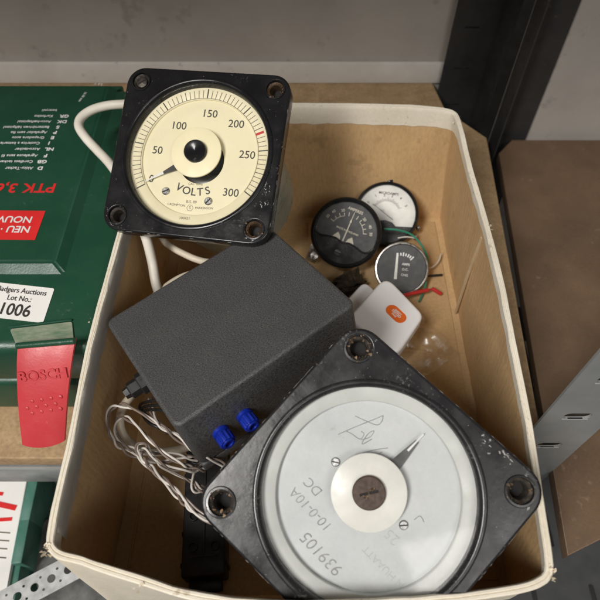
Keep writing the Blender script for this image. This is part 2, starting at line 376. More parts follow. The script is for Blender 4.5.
# second shelving unit on the right
s2 = thing('shelving_unit', 'dark steel shelving unit on the right with a brown hardboard shelf', 'shelving', T(0.5, 0.4, 0))
bm = nb()
prism(bm, [[(0.2285, 0.100), (0.62, 0.262), (0.90, 0.64), (0.296, 0.64), (0.272, 0.612)]], -0.033, -0.020, I4(), 0.001)
build('shelf_board', bm, m_hard, s2, True)
bm = nb()
loops = [[(0.268, -0.75), (0.318, -0.75), (0.318, 1.2), (0.268, 1.2)]]
prism(bm, loops, 0, 0.002, T(0, 0.649, 0) @ RX(90), 0.0)
rbox(bm, 0.002, 0.030, 1.95, T(0.269, 0.632, 0.225), 0)
build('corner_post', bm, m_dksteel, s2, True, smooth=False)
bm = nb()   # slotted lower deck
loops = [[(0.02, -0.06), (0.75, -0.06), (0.75, 0.5), (0.02, 0.5)]]
for i in range(16):
    for j in range(4): loops.append(slot_loop(0.10 + 0.034 * i, 0.06 + 0.11 * j + (0.03 if i % 2 else 0), 0.0030, 0.02))
prism(bm, loops, -0.232, -0.229, I4(), 0.0)
build('lower_deck', bm, m_dkgrey, s2, True, smooth=False)

# ------------------------------------------------------------------ cardboard box
cb = thing('cardboard_box', 'open brown cardboard box with a worn cream rim holding the meters', 'box', T(0, 0.27, 0))
ZR = 0.144
ctrl = [  # top outer loop (x,y), bottom outer (x,y), liner band height
 ((-0.1510, 0.075), (-0.154, 0.067), .013), ((-0.1535, 0.14), (-0.154, 0.14), .012), ((-0.1565, 0.215), (-0.154, 0.215), .012), ((-0.1545, 0.304), (-0.153, 0.304), .012),
 ((-0.151, 0.42), (-0.152, 0.41), .014), ((-0.149, 0.480), (-0.151, 0.468), .018), ((-0.141, 0.491), (-0.147, 0.473), .020),
 ((-0.07, 0.497), (-0.07, 0.474), .020), ((0.0, 0.498), (0.0, 0.474), .020), ((0.102, 0.4955), (0.11, 0.474), .020), ((0.145, 0.490), (0.164, 0.473), .020), ((0.158, 0.481), (0.171, 0.469), .018),
 ((0.1600, 0.455), (0.1715, 0.44), .012), ((0.1595, 0.40), (0.1715, 0.39), .010), ((0.1615, 0.339), (0.1715, 0.339), .009), ((0.1615, 0.268), (0.171, 0.268), .009), ((0.159, 0.215), (0.171, 0.215), .009), ((0.1560, 0.150), (0.171, 0.154), .009), ((0.151, 0.095), (0.170, 0.095), .010), ((0.148, 0.064), (0.168, 0.068), .010),
 ((0.142, 0.0545), (0.160, 0.064), .010), ((0.125, 0.049), (0.13, 0.0635), .010), ((0.073, 0.043), (0.073, 0.063), .010), ((0.0, 0.040), (0.0, 0.063), .010), ((-0.056, 0.0445), (-0.056, 0.063), .010), ((-0.09, 0.053), (-0.09, 0.0635), .010), ((-0.125, 0.063), (-0.13, 0.0640), .010)]
def closed_cr(vals, n):
    m = len(vals); out = []
    for i in range(m):
        p0, p1, p2, p3 = vals[i - 1], vals[i], vals[(i + 1) % m], vals[(i + 2) % m]
        d = (Vector(p2) - Vector(p1)).length
        for k in range(n):
            t = k / n
            c = [0.5 * (2 * b + (c_ - a) * t + (2 * a - 5 * b + 4 * c_ - d_) * t * t + (3 * b - a - 3 * c_ + d_) * t ** 3) for a, b, c_, d_ in zip(p0, p1, p2, p3)]
            lin = [b + (c_ - b) * t for b, c_ in zip(p1, p2)]
            w = 0.75
            out.append(tuple(c[q] * w + lin[q] * (1 - w) for q in range(len(c))))
    return out
def jit(p, s, a): return a * noise.noise(Vector(p) * s)
NSUB = 14
loop = closed_cr([(a[0], a[1], b[0], b[1], h) for a, b, h in ctrl], NSUB)
NL = len(loop)
tops = [Vector((q[0], q[1])) for q in loop]; bots = [Vector((q[2], q[3])) for q in loop]
def nrm(L, i):
    d = (L[(i + 2) % NL] - L[i - 2]).normalized(); return Vector((d.y, -d.x))   # loop runs clockwise seen from above
cent = Vector((0, 0.27))
nt_ = []
for i in range(NL):
    n_ = nrm(tops, i)
    if n_.dot(tops[i] - cent) < 0: n_ = -n_
    nt_.append(n_)
TH = 0.0052
bm = nb(); rows_all = []
for i in range(NL):
    t, b, h = tops[i], bots[i], loop[i][4]
    n = nt_[i]
    p3 = (t.x, t.y, 0)
    thk = TH * (1 + jit(p3, 60, 0.10))
    zr = ZR + jit(p3, 55, 0.0003) + jit(p3, 14, 0.0009)
    hb = h * (1 + jit(p3, 90, 0.10)) + jit(p3, 20, 0.0012)
    col = []
    def P(f, off, z):
        q = t.lerp(b, f) + n * off
        wv = jit((q.x * 1, q.y, z), 16, 0.0010) * (1 - abs(2 * f - 1))
        q = q + n * wv
        return bm.verts.new((q.x, q.y, z))
    # outside, bottom to top
    for k in range(7):
        z = zr - 0.0025 if k == 6 else zr * k / 6.3
        col.append(P(1 - z / ZR, 0, z))
    col.append(P(0, -0.0002 + jit(p3, 400, .00015), zr - 0.0007)); col.append(P(0, -0.0009, zr + jit(p3, 300, .0002))); col.append(P(0, -thk * .42, zr - 0.0001)); col.append(P(0, -thk * .52 + jit(p3, 150, .0003), zr - 0.0007)); col.append(P(0, -thk * .60, zr - 0.0001)); col.append(P(0, -thk + 0.0008, zr - 0.0003 + jit(p3, 270, .0002))); col.append(P(0, -thk + 0.0002, zr - 0.0011))
    # inside, top to bottom
    z1 = zr - hb
    for z in (zr - 0.004, zr - hb * 0.6, z1): col.append(P(1 - z / ZR, -thk, z))
    for z in (z1 - 0.0006,): col.append(P(1 - z / ZR, -thk + 0.0008, z))
    for k in range(1, 9):
        z = z1 - (z1 - 0.003) * k / 8; col.append(P(1 - z / ZR, -thk + 0.0008, z))
    rows_all.append(col)
nr = len(rows_all[0])
for i in range(NL):
    A, Bq = rows_all[i], rows_all[(i + 1) % NL]
    for k in range(nr - 1):
        f = bm.faces.new((A[k], A[k + 1], Bq[k + 1], Bq[k])); f.material_index = 0 if k < 16 else 1
# frayed paper at the worn corners
for cx, cy, cnt, sp in ((-0.150, 0.073, 30, 0.0036), (0.146, 0.060, 24, 0.0036), (-0.090, 0.053, 8, 0.004), (0.161, 0.330, 9, 0.005), (-0.157, 0.235, 6, 0.003), (0.158, 0.475, 8, 0.004)):
    for k in range(cnt):
        c = Vector((cx + random.gauss(0, sp * .5), cy + random.gauss(0, sp * .5), ZR - abs(random.gauss(0, 0.004)) + 0.001))
        d = Vector((random.uniform(-1, 1), random.uniform(-1, 1), random.uniform(-.6, .9))).normalized() * random.uniform(.0008, .0026)
        s = d.cross(Vector((random.random(), random.random(), random.random()))).normalized() * random.uniform(.0004, .0013)
        vs = [bm.verts.new(c - s), bm.verts.new(c + s), bm.verts.new(c + d + s * .6), bm.verts.new(c + d * 1.1 - s * .3)]
        bm.faces.new(vs).material_index = 2
build('wall', bm, [m_liner, m_brown, m_chip], cb, True, ang=33)
bm = nb()
pl = [(q.x * 0.999, 0.27 + (q.y - 0.27) * 0.997) for q in bots[::3]]
prism(bm, [pl], 0.0008, 0.0034, I4())
build('bottom', bm, [m_brown_floor], cb, True, smooth=False)
bm = nb()   # bottom flap crease on the left and the seam of the flaps
tube(bm, [(-0.138, 0.085, 0.0034), (-0.136, 0.22, 0.0034), (-0.136, 0.40, 0.0034)], 0.0012, 6, 0)
rbox(bm, 0.15, 0.385, 0.0016, T(0.0842, 0.27, 0.0043), 0.0004)
build('bottom_flap', bm, [m_brown_floor], cb, True)
# white paper tape folded over the left edge on the inside
bm = nb(); rows = []
for i in range(2, 4 * NSUB + 6):
    t, b = tops[i], bots[i]; n = nt_[i]; p3 = (t.x, t.y, 0)
    r_ = []
    for z, off in ((ZR - 0.0002, -0.0038), (ZR - 0.0030, -TH * 1.14), (ZR - 0.010, -TH * 1.16), (ZR - 0.0185 + jit(p3, 70, .003), -TH * 1.12)):
        q = t.lerp(b, 1 - z / ZR) + n * (off + jit((t.x, t.y, z), 90, 0.0006)); r_.append(bm.verts.new((q.x, q.y, z)))
    rows.append(r_)
for A, Bq in zip(rows, rows[1:]):
    for k in range(3): bm.faces.new((A[k], A[k + 1], Bq[k + 1], Bq[k]))
bmesh.ops.solidify(bm, geom=bm.faces[:], thickness=0.0003)
build('edge_tape', bm, [m_tape], cb, True, ang=70)

# ------------------------------------------------------------------ the two big square panel meters
def square_meter(name, label, M, s, style):
    k = s / 0.125
    t = thing(name, label, 'meter', M, 'square black panel meters')
    def u(x): return x * k
    half = u(0.0762); hs = s / 2; Rw = u(0.0655)
    mb = m_bake if style == 'volt' else m_bake_worn
    # bakelite flange with a big round window and four mounting holes
    bm = nb()
    loops = [rrect(half, half, u(0.0165), 10), circ(Rw, n=96)]
    for sx in (-1, 1):
        for sy in (-1, 1): loops.append(circ(u(0.0078), sx * hs, sy * hs, 32))
    prism(bm, loops, u(-0.0155), 0, I4(), u(0.0018), 0, 3)
    bmf = bm
    bm = nb()   # raised moulded ring around the window
    lathe(bm, [(u(0.0695), -0.0006), (u(0.0692), u(0.0010)), (u(0.0680), u(0.0016)), (u(0.0662), u(0.0014)), (u(0.0646), u(-0.0006)), (u(0.0644), u(-0.009)), (u(0.0650), u(-0.009))], I4(), 96)
    build('window_ring', bm, [mb], t, ang=50)
    bm = nb()   # body can behind the panel
    if style == 'volt':
        D = u(0.134); rb = u(0.0655)
        lathe(bm, [(u(0.067), u(-0.0158)), (rb, u(-0.020)), (rb, -D + 0.008), (rb - 0.003, -D + 0.002), (rb - 0.009, -D), (0.0002, -D)], I4(), 64)
        build('body_can', bm, [m_can], t)
    else:
        D = u(0.075); rb = u(0.060)
        lathe(bm, [(u(0.066), u(-0.0158)), (rb, u(-0.019)), (rb, -D + 0.003), (rb - 0.003, -D), (0.0002, -D)], I4(), 64)
        build('body_can', bm, [m_blackp], t)
    # mounting bushings: raised rim, bore, rust or a screw
    for sx in (-1, 1):
        for sy in (-1, 1):
            bm = nb(); L = T(sx * hs, sy * hs, 0)
            screw = style == 'volt' and sx == -1 and sy == 1
            rough_b = (style == 'volt' and sx == 1) or (style != 'volt')
            lathe(bm, [(u(0.0092), -0.0004), (u(0.0090), u(0.0008)), (u(0.0078), u(0.0009)), (u(0.0074), u(-0.0015))], L, 32, 0)
            lathe(bm, [(u(0.0078), u(-0.0010)), (u(0.0066), u(-0.0022)), (u(0.0056), u(-0.0028)), (u(0.0052), u(-0.004)), (u(0.0050), u(-0.013)), (0.0002, u(-0.0132))], L, 32, 1)
            disc(bm, u(0.0050), L @ T(0, 0, u(-0.0128)), 24, 2)
            if screw:
                lathe(bm, [(u(0.0050), u(-0.0030)), (u(0.0050), u(-0.0016)), (u(0.0040), u(-0.0010)), (0.0002, u(-0.0009))], L, 28, 3)
                rbox(bm, u(0.0080), u(0.0013), 0.0003, L @ RZ(35) @ T(0, 0, u(-0.0009)), 0, 1, 2)
            if rough_b:
                for q in range(34):
                    a = random.uniform(0, 2 * PI); rr = u(random.uniform(0.0050, 0.0088))
                    flake(bm, L @ T(rr * math.cos(a), rr * math.sin(a), u(0.0010) if rr > u(.0076) else u(-0.0012)) @ RZ(random.uniform(0, 360)) @ RX(random.uniform(-25, 25)), u(random.choice((.0003, .0004, .0006, .0013)) * random.uniform(.7, 1.3)), 4)
            build('mounting_hole', bm, [mb, m_bush if style != 'volt' or sx < 0 else m_rust, m_hole, m_bush, m_rust if style != 'volt' or sx > 0 else m_bush], t, ang=45)
    # chips and scuffs on the flange edges
    bm = bmf
    def inside(X, Y, h=0.0738, c=0.0150):
        ax, ay = abs(X) - (h - c), abs(Y) - (h - c)
        return abs(X) < h and abs(Y) < h and (ax < 0 or ay < 0 or math.hypot(ax, ay) < c)
    zf = 0.00012
    if style == 'volt':
        spots = [(0.067, 0.012, .0022), (0.0665, 0.008, .0012), (0.066, -0.006, .0013), (0.0675, -0.022, .0020), (0.068, -0.026, .0028), (0.066, -0.031, .0016), (0.0685, -0.038, .0020), (0.067, -0.040, .0024), (-0.0745, -0.058, .0018), (-0.0725, -0.068, .0022), (-0.068, -0.0725, .002), (-0.0742, 0.02, .001), (-0.0742, 0.05, .0012), (0.02, 0.0742, .0012), (0.035, 0.0744, .0014), (0.058, -0.0725, .0022), (0.062, -0.072, .002)]
    else:
        spots = [(0.028, .0728, .002), (0.033, .0725, .0028), (0.038, .0728, .003), (0.043, .073, .002), (0.05, .0725, .0024), (-0.066, 0.0745, .0022), (-0.058, 0.0748, .0018), (0.072, 0.068, .003), (0.0745, 0.060, .0026), (0.06, 0.0748, .0014), (-0.0735, -0.067, .0028), (-0.0705, -0.0715, .0024), (-0.052, -0.057, .0012), (-0.045, -0.053, .0011), (-0.058, -0.047, .0010), (-0.062, -0.040, .0013)]
    for x, y, r in spots:
        for q in range(4):
            dx, dy = random.gauss(0, r * .8), random.gauss(0, r * .8)
            X = max(-0.0742, min(0.0742, x + dx)); Y = max(-0.0742, min(0.0742, y + dy))
            if math.hypot(X, Y) < 0.0705 or not inside(X, Y): continue
            al = 0 if abs(Y) > abs(X) else 90
            for q2 in range(2):
                flake(bm, T(u(X) + random.gauss(0, .0006), u(Y) + random.gauss(0, .0006), zf + random.uniform(0, .00005)) @ RZ(al + random.gauss(0, 28)) @ Matrix.Diagonal((random.uniform(1, 3.2), 1, 1, 1)), u(r * random.uniform(.06, .24)), 1, 9)
    for q in range(90):
        X, Y = random.uniform(-.072, .072), random.uniform(-.072, .072)
        if math.hypot(X, Y) < 0.0705 or min(math.hypot(X - a * .0625, Y - b * .0625) for a in (-1, 1) for b in (-1, 1)) < .0105: continue
        flake(bm, T(u(X), u(Y), zf) @ RZ(random.uniform(0, 360)), random.uniform(.0001, .00036), 1)
    # rubbed edges: thin ragged runs along the rounded edge
    for side in range(4):
        for q in range(7 if style == 'volt' else 13):
            c = random.uniform(-.058, .058); ln = random.uniform(.002, .009 if style == 'volt' else .016)
            Mx = RZ(90 * side) @ T(u(c), u(0.0760), u(-0.0006)) @ RX(-45)
            flake(bm, Mx @ Matrix.Diagonal((ln / .0009, 1, 1, 1)), 0.0003, 1, 9)
    build('flange', bm, [mb, m_wear], t, ang=50)
    # dial
    if style == 'volt':
        dialm, ringm, bossm = m_cream, m_cream, m_cream
    else:
        dialm, ringm, bossm = m_pale, m_pale_ring, m_boss
    zd = u(-0.0105); zr = u(-0.0085 if style == 'volt' else -0.0062)
    rs = u(0.0535 if style == 'volt' else 0.0560)
    bm = nb()
    lathe(bm, [(u(0.0652), zr), (rs + u(.0006), zr), (rs, zr - 0.0006), (rs, zd)], I4(), 96, 1)
    hole = circ(u(0.0208), u(0.0026), u(-0.0036), 48) if style == 'volt' else circ(u(0.016), 0, 0, 48)
    prism(bm, [circ(rs + 0.001, n=96), hole], zd - 0.0006, zd, I4(), 0, 0)
    d = build('dial', bm, [dialm, ringm], t, ang=50)
    bm = nb(); lathe(bm, [(u(0.030), zd - 0.0008), (u(0.030), zd - 0.012), (0.0002, zd - 0.012)], I4(), 40, 0)
    rbox(bm, u(0.03), u(0.010), u(0.008), T(u(0.004), u(-0.018), zd - 0.009), 0.001, 2, 0)
    build('movement', bm, [m_needle, m_steel], t)
    bm = nb()
    zb = u(-0.0030)
    lathe(bm, [(u(0.0223), zb - 0.0022), (u(0.0230), zb - 0.0012), (u(0.0228), zb - 0.0002), (u(0.0223), zb), (u(0.0002), zb)], T(u(-.001), u(.0018), 0), 64)
    lathe(bm, [(u(0.0145), zd - 0.004), (u(0.0145), zb - 0.002), (u(0.0224), zb - 0.0022)], T(u(-.001), u(.0018), 0), 32)
    build('boss', bm, [bossm], d)
    zt = 0.0006 if style == 'volt' else -0.0008
    bm = nb()
    kr = u(0.0100)
    prof = [(kr, zb), (kr, zt), (kr * .93, zt + .0008)] + ([(kr * .55, zt + .0006), (kr * .35, zt - .0002), (0.0002, zt - .0006)] if style == 'volt' else [(kr * .5, zt + .0009), (0.0002, zt + .0009)])
    lathe(bm, prof, T(u(-.001), u(.0018), 0), 40, 0)
    if style != 'volt':
        L = T(u(-.001), u(.0018), zt + .0009)
        rbox(bm, u(0.0115), u(0.0016), 0.0006, L @ RZ(55), 0.0002, 1, 1)
        for q in range(46):
            tt = random.uniform(-1, 1)
            flake(bm, L @ RZ(60) @ T(.0042 * tt + random.gauss(0, .0004), .0022 * math.sin(tt * PI) + random.gauss(0, .0004), .0004 + random.random() * .0004) @ RX(random.uniform(-30, 30)), random.uniform(.0003, .0008), random.choice((1, 2, 2)))
    build('zero_adjuster', bm, [m_bake if style == 'volt' else m_knob_rust, m_hole, m_rust], d, ang=40)
    # pointer
    bm = nb()
    ang = 211 if style == 'volt' else 0
    if style == 'volt':
        Mp = RZ(211) @ T(0, 0, zd + 0.0022)
        prism(bm, [[(u(.018), u(.0036)), (u(.018), u(-.0036)), (u(.0365), u(-.0010)), (u(.0365), u(.0010))]], 0, .0004, Mp)
        prism(bm, [[(u(.0350), u(.0013)), (u(.0350), u(-.0013)), (u(.0535), u(-.0003)), (u(.0535), u(.0003))]], .0002, .0006, Mp, 0, 1)
    else:
        Mp = RZ(PA) @ T(0, 0, zd + 0.0024)
        prism(bm, [[(u(.018), u(.0045)), (u(.018), u(-.0045)), (u(.0440), u(-.0012)), (u(.0440), u(.0012))]], 0, .0004, Mp)
        prism(bm, [[(u(.0360), u(.0010)), (u(.0360), u(-.0004)), (u(.0500), u(-.0004)), (u(.0500), u(.0004))]], .0003, .0007, Mp, 0, 1)
    build('needle', bm, [m_needle, m_silver], d)
    # screws of the dial
    pts = [(-0.0258, -0.0340), (0.0150, -0.0395)] if style == 'volt' else SCREWS
    for x, y in pts:
        bm = nb(); bolt(bm, u(0.0036) if style == 'volt' else 0.0028, T(*((u(x), u(y)) if style == 'volt' else (x, y)), zd) @ RZ(random.uniform(20, 70)), 0.0014)
        build('dial_screw', bm, [m_steel, m_hole], d)
    bm = nb()
    if style == 'volt':
        zp = zd + 0.0001; zq = zr + 0.0001
        for i in range(61):
            a = 213 - i * 244 / 60
            maj = i % 10 == 0; mid = i % 5 == 0
            r0 = 0.0546; r1 = 0.0632 if maj else (0.0625 if mid else 0.0620); w = 0.0010 if maj else 0.00055
            r1 = r1
            mi = 2 if i == 46 else (0 if maj or mid else 1)
            if mi == 2: w = 0.0022
            rbox(bm, u(r1 - r0), u(w), 0.00012, RZ(a) @ T(u((r0 + r1) / 2), 0, zq), 0, 1, mi)
        lathe(bm, [(u(0.0547), zq), (u(0.0542), zq)], I4(), 96, 1, a0=-31, a1=213, cap=False)
        for v, x, y in (('0', -.0416, -.0240), ('50', -.0405, .0030), ('100', -.0243, .0275), ('150', .0030, .0408), ('200', .0290, .0330), ('250', .0434, .0055), ('300', .0340, -.0300)):
            text(bm, v, u(0.0100), T(u(x), u(y), zp), 0, 0.004)
        arc = [(math.radians(a), c) for a, c in zip((246, 258.5, 269.5, 280, 291.5), 'VOLTS')]
        for a, c in arc:
            rr = u(0.0345); text(bm, c, u(0.0098), T(rr * math.cos(a), rr * math.sin(a) + u(0.002), zp) @ RZ(math.degrees(a) - 270), 0, 0.012)
        text(bm, 'CAL. 50Hz', u(0.0030), T(u(.0005), u(-.0250), zp) @ RZ(3), 1)
        text(bm, 'B.S. 89', u(0.0036), T(u(-.0005), u(-.0415), zp) @ RZ(1), 1)
        text(bm, 'CROMPTON', u(0.0030), T(u(-.0140), u(-.0455), zp) @ RZ(-1), 1)
        text(bm, 'PARKINSON', u(0.0030), T(u(.0120), u(-.0460), zp) @ RZ(4), 1)
        lathe(bm, [(u(0.0032), zp), (u(0.0028), zp)], T(u(-.001), u(-.0470), 0), 6, 1)
        text(bm, 'S', u(0.0038), T(u(-.001), u(-.0470), zp), 1)
        text(bm, '100421', u(0.0034), T(u(-.0035), u(-.0572), zq) @ RZ(3), 1)
        build('dial_printing', bm, [m_print, m_print_grey, m_red], d, smooth=False)
    else:
        zp = zd + 0.00012
        loc = lambda px: dial_local(M, px, zd)
        for s_, px, sz in (('939105', (322, 554), .0104), ('10-0-10A', (311, 509.5), .0086), ('DC', (313.5, 487), .0084)):
            x, y = loc(px)
            text(bm, s_, u(sz), T(x, y, zp) @ RZ(HAND), 0, -0.008, sx=1.0, shear=0.15)
        x, y = loc((386, 570)); text(bm, 'UN HUAATT', u(.0062), T(x, y, zp) @ RZ(HAND), 1, -0.012)
        x, y = loc((392, 537)); text(bm, '25', u(.009), T(x, y, zp) @ RZ(HAND), 1, -0.012)
        strokes = [[(338, 434.5), (355, 427), (375, 419), (383, 415.5)], [(383, 415.5), (382, 421), (377, 425), (366, 421), (355, 416)],
                   [(346, 431), (352, 434), (360, 439), (364, 434), (361, 431.5)], [(361, 440), (370, 437), (374, 431), (368, 434), (362, 444), (372, 439)],
                   [(388, 448), (374, 450), (361, 454), (372, 456), (382, 452)], [(414, 520), (420, 516), (424, 522)]]
        build('handwriting', bm, [m_pencil, m_faint, m_print], d, smooth=False, label='faint pencil writing on the dial')
        bm = nb()
        for st in strokes:
            tube(bm, [(*loc(p), zp) for p in st], 0.00022, 5, 0, n=6)
        build('scribble', bm, [m_pencil], d, smooth=False, label='pencil scribble on the dial')
    bm = nb(); disc(bm, u(0.0649), T(0, 0, u(-0.0022) if style == 'volt' else u(-.0012)), 96)
    # the glass is pierced by the adjuster
    build('glass', bm, [m_glass_clean if style == 'volt' else m_glass], t, smooth=False, recalc=False)
    return t

def dial_local(M, px, z):
    r = ray(*px); Mi = M.inverted(); o = Mi @ cP; d = Mi.to_3x3() @ r
    q = o + d * ((z - o.z) / d.z); return (q.x, q.y)
MV = axes([[0.9782, 0.1406, -0.1527], [-0.196, 0.8675, -0.4572], [0.0682, 0.4772, 0.8761]], (-0.0856, 0.3668, 0.1906))
M2 = axes([[0.7375, 0.6718, -0.069], [-0.6339, 0.6533, -0.414], [-0.233, 0.349, 0.9077]], (0.0405, 0.0982, 0.1604))
_zd = -0.0105
a_ = dial_local(M2, (374, 492), _zd); b_ = dial_local(M2, (423, 434), _zd)
PA = math.degrees(math.atan2(b_[1], b_[0]))
a_ = dial_local(M2, (331, 529), _zd); b_ = dial_local(M2, (292.5, 489), _zd)
HAND = math.degrees(math.atan2(b_[1] - a_[1], b_[0] - a_[0]))
SCREWS = [dial_local(M2, (335.5, 462), _zd), dial_local(M2, (403.5, 525), _zd)]
square_meter('voltmeter', 'square black voltmeter with a cream dial reading up to 300 volts', MV, 0.117, 'volt')
square_meter('panel_meter', 'square dusty black meter with blank pale grey dial and pencil writing, at the front', M2, 0.125, 'pencil')

# ------------------------------------------------------------------ black project box
MB = axes([[0.799, -0.579, -0.162], [0.595, 0.799, 0.083], [0.081, -0.162, 0.983]], (0, 0, 0))
kk = 0.150 / 0.16
MB.translation = cP + (Vector((-0.0579, 0.2484, 0.1325)) - cP) * kk
bxa, bxb, bxh = 0.150, 0.1182, 0.070
pb = thing('instrument_case', 'textured black plastic instrument case with two blue terminals, under the cream voltmeter', 'instrument case', MB)
bm = nb(); rbox(bm, bxa - .0012, bxb - .0012, 0.010, T(0, 0, -bxh + .005), 0.002, 3); build('base', bm, [m_abs], pb)
bm = nb()
prism(bm, [rrect(bxa / 2, bxb / 2, 0.0065, 8)], -bxh + .0102, 0, I4(), 0.0026, 0, 3)
for q in range(34):   # scuffs and specks on the lid
    flake(bm, T(random.uniform(-.07, .07), random.uniform(-.054, .054), .00006) @ RZ(random.uniform(0, 360)) @ Matrix.Diagonal((random.choice((1, 1, 1, 4)), 1, 1, 1)), random.choice((.00012, .00015, .0002, .0003)), 1)
for q in range(26):   # rubbed lid edges
    sd = random.choice((0, 1, 2)); c_ = random.uniform(-.9, .9); ln = random.uniform(4, 22)
    Mx = (T(c_ * (bxa / 2 - .008), -bxb / 2 + .0007, -.0007) @ RX(45)) if sd < 2 else (T(-bxa / 2 + .0007, c_ * (bxb / 2 - .008), -.0007) @ RZ(-90) @ RX(45))
    flake(bm, Mx @ Matrix.Diagonal((ln, 1, 1, 1)), .00022, 2, 9)
build('lid', bm, [m_abs, m_wear, m_abs_rub], pb, ang=60)
def face_local(px, y):   # point on the front side of the case
    r = ray(*px); Mi = MB.inverted(); o = Mi @ cP; d = Mi.to_3x3() @ r
    return o + d * ((y - o.y) / d.y)
for px in ((224, 436.5), (248, 419.5)):
    q = face_local(px, -bxb / 2 - 0.005)
    bm = nb(); L = T(q.x, -bxb / 2, q.z) @ RX(90)
    lathe(bm, [(0.0062, -.001), (0.0062, 0.0022), (0.0048, 0.003), (0.0048, .0042)], L, 32)
    cap = []
    for k in range(48):
        rr = 0.0061 if k % 4 < 2 else 0.0056
        cap.append((rr * math.cos(2 * PI * k / 48), rr * math.sin(2 * PI * k / 48)))
    prism(bm, [cap], 0.0038, 0.0115, L, 0.0005)
    lathe(bm, [(0.0046, 0.0115), (0.0044, 0.0126), (0.0030, 0.0126), (0.0026, 0.0100), (0.0002, 0.0100)], L, 24)
    build('terminal', bm, [m_blue], pb, ang=30)
# gland and thick cream cable on the left end
g0 = MB @ Vector((-bxa / 2, 0.004, -0.020))
bm = nb(); L = T(-bxa / 2, 0.004, -0.020) @ RY(-90)
lathe(bm, [(0.0085, -.001), (0.0085, 0.004), (0.0065, 0.005), (0.0065, 0.012), (0.0046, 0.013), (0.0040, 0.0165)], L, 6)
build('cable_gland', bm, [m_blackp], pb, smooth=False)
bm = nb(); base = MB @ Vector((-bxa / 2 - 0.010, 0.004, -0.020))
pts = [base] + [at(*q) for q in ((131, 396, .108), (123.5, 406, .100), (120, 420, .090), (123, 434, .084), (134, 446, .076), (150, 452, .068), (170, 451, .060), (192, 446, .055), (215, 438, .052))]
tube(bm, pts, 0.0033, 14)
build('cable', bm, [m_cable], pb, True)
bm = nb()   # thin black leads out of the same end
for o_ in (0, 1, 2):
    tube(bm, [MB @ Vector((-bxa / 2 + .002, -0.010 - .006 * o_, -0.030)), at(140 + 2 * o_, 405 + 3 * o_, .08), at(147 + 6 * o_, 421 + 2 * o_, .075), at(160 + 5 * o_, 428 + 3 * o_, .075), at(180, 436, .06)], 0.0012, 8)
build('lead', bm, [m_blackp], pb, True)

# ------------------------------------------------------------------ loose wires
def twisted(paths, name, label, r=0.00085, pitch=0.030):
    t = thing(name, label, 'wire', Matrix.Translation(paths[0][0]))
    bmw, bmb = nb(), nb()
    for pts in paths:
        P = smooth_path(pts, 14); s = 0; A = []; Bq = []
        for i, p in enumerate(P):
            d = (P[min(i + 1, len(P) - 1)] - P[max(i - 1, 0)]).normalized()
            if i: s += (p - P[i - 1]).length
            a = d.cross(Vector((0, 0, 1)) if abs(d.z) < .9 else Vector((1, 0, 0))).normalized(); b = d.cross(a)
            ph = 2 * PI * s / pitch + 1.3 * math.sin(s * 60 + len(pts)) + .7 * math.sin(s * 170); o = (a * math.cos(ph) + b * math.sin(ph)) * r * (1.25 + .5 * math.sin(s * 130))
            A.append(p + o); Bq.append(p - o)
        tube(bmw, A, r, 8, smooth=False); tube(bmb, Bq, r, 8, smooth=False)
    build('strand', bmw, [m_wire_w], t, True, label='pale strand of the twisted wire'); build('strand', bmb, [m_wire_b], t, True, label='brown strand of the twisted wire')
    return t
w1 = [at(*q) for q in ((236, 480, .088), (222, 464, .096), (205, 457, .108), (190, 448, .116), (172, 434, .122), (152, 420, .122), (134, 409, .120), (120, 405, .117), (109, 411, .112), (107.5, 424, .106), (112, 438, .100), (124, 450, .094), (138, 457, .088), (158, 462, .082), (178, 459, .078), (196, 456, .076))]
w2 = [at(*q) for q in ((216, 524, .106), (197, 512, .110), (186, 500, .112), (172, 486, .112), (158, 474, .110), (146, 462, .106), (137, 451, .104), (138, 444, .104), (146, 444, .102), (150, 454, .095), (160, 464, .085), (172, 472, .078), (184, 478, .074), (196, 484, .072), (206, 490, .072))]
w3 = [at(*q) for q in ((206, 492, .080), (195, 490, .085), (193, 478, .088), (196, 468, .086), (204, 462, .084), (214, 462, .080))]
w4 = [at(*q) for q in ((196, 470, .090), (182, 464, .098), (166, 455, .104), (150, 440, .110), (136, 425, .110), (124, 417, .108), (116, 422, .104), (116, 434, .098), (126, 446, .094), (142, 452, .090), (160, 453, .086), (180, 455, .080), (198, 460, .076))]
w5 = [at(*q) for q in ((205, 470, .088), (188, 470, .096), (170, 468, .100), (154, 458, .102), (144, 450, .100), (140, 456, .096), (150, 468, .090), (164, 482, .088), (178, 497, .090), (190, 508, .094), (202, 518, .098), (218, 526, .098))]
w6 = [at(*q) for q in ((150, 398, .088), (152, 412, .086), (160, 424, .084), (172, 432, .082), (186, 440, .078), (198, 452, .074))]
twisted([w1, w2, w3, w4, w5, w6], 'twisted_wire', 'twisted brown and white wire looped beside the black instrument case')
# white mains cable behind the voltmeter: arcs over the green case, drops into the box
wc = thing('power_cable', 'white power cable arching from behind the voltmeter over the green case', 'cable', Matrix.Translation((-0.14, 0.42, 0.1)))
bm = nb()
P = [at(*q) for q in ((150, 104, .155), (128, 104, .158), (108, 105.5, .158), (92, 110, .157), (81, 118, .155), (79, 127, .153), (86, 138, .152), (97, 150, .150), (110, 164, .149), (124, 185, .149), (136, 215, .140), (146, 238, .128), (152, 262, .110), (156, 284, .098), (162, 300, .080), (172, 318, .05))]
tube(bm, P, 0.0043, 14, 0)
build('cable', bm, [m_cable_w], wc, True)
bm = nb()
P = [at(*q) for q in ((158, 230, .10), (166, 243, .098), (182, 253, .098), (202, 261, .096), (222, 262, .09), (240, 256, .08))]
tube(bm, P, 0.0032, 12)
P = [at(*q) for q in ((150, 300, .09), (164, 288, .092), (184, 276, .092), (210, 270, .09))]
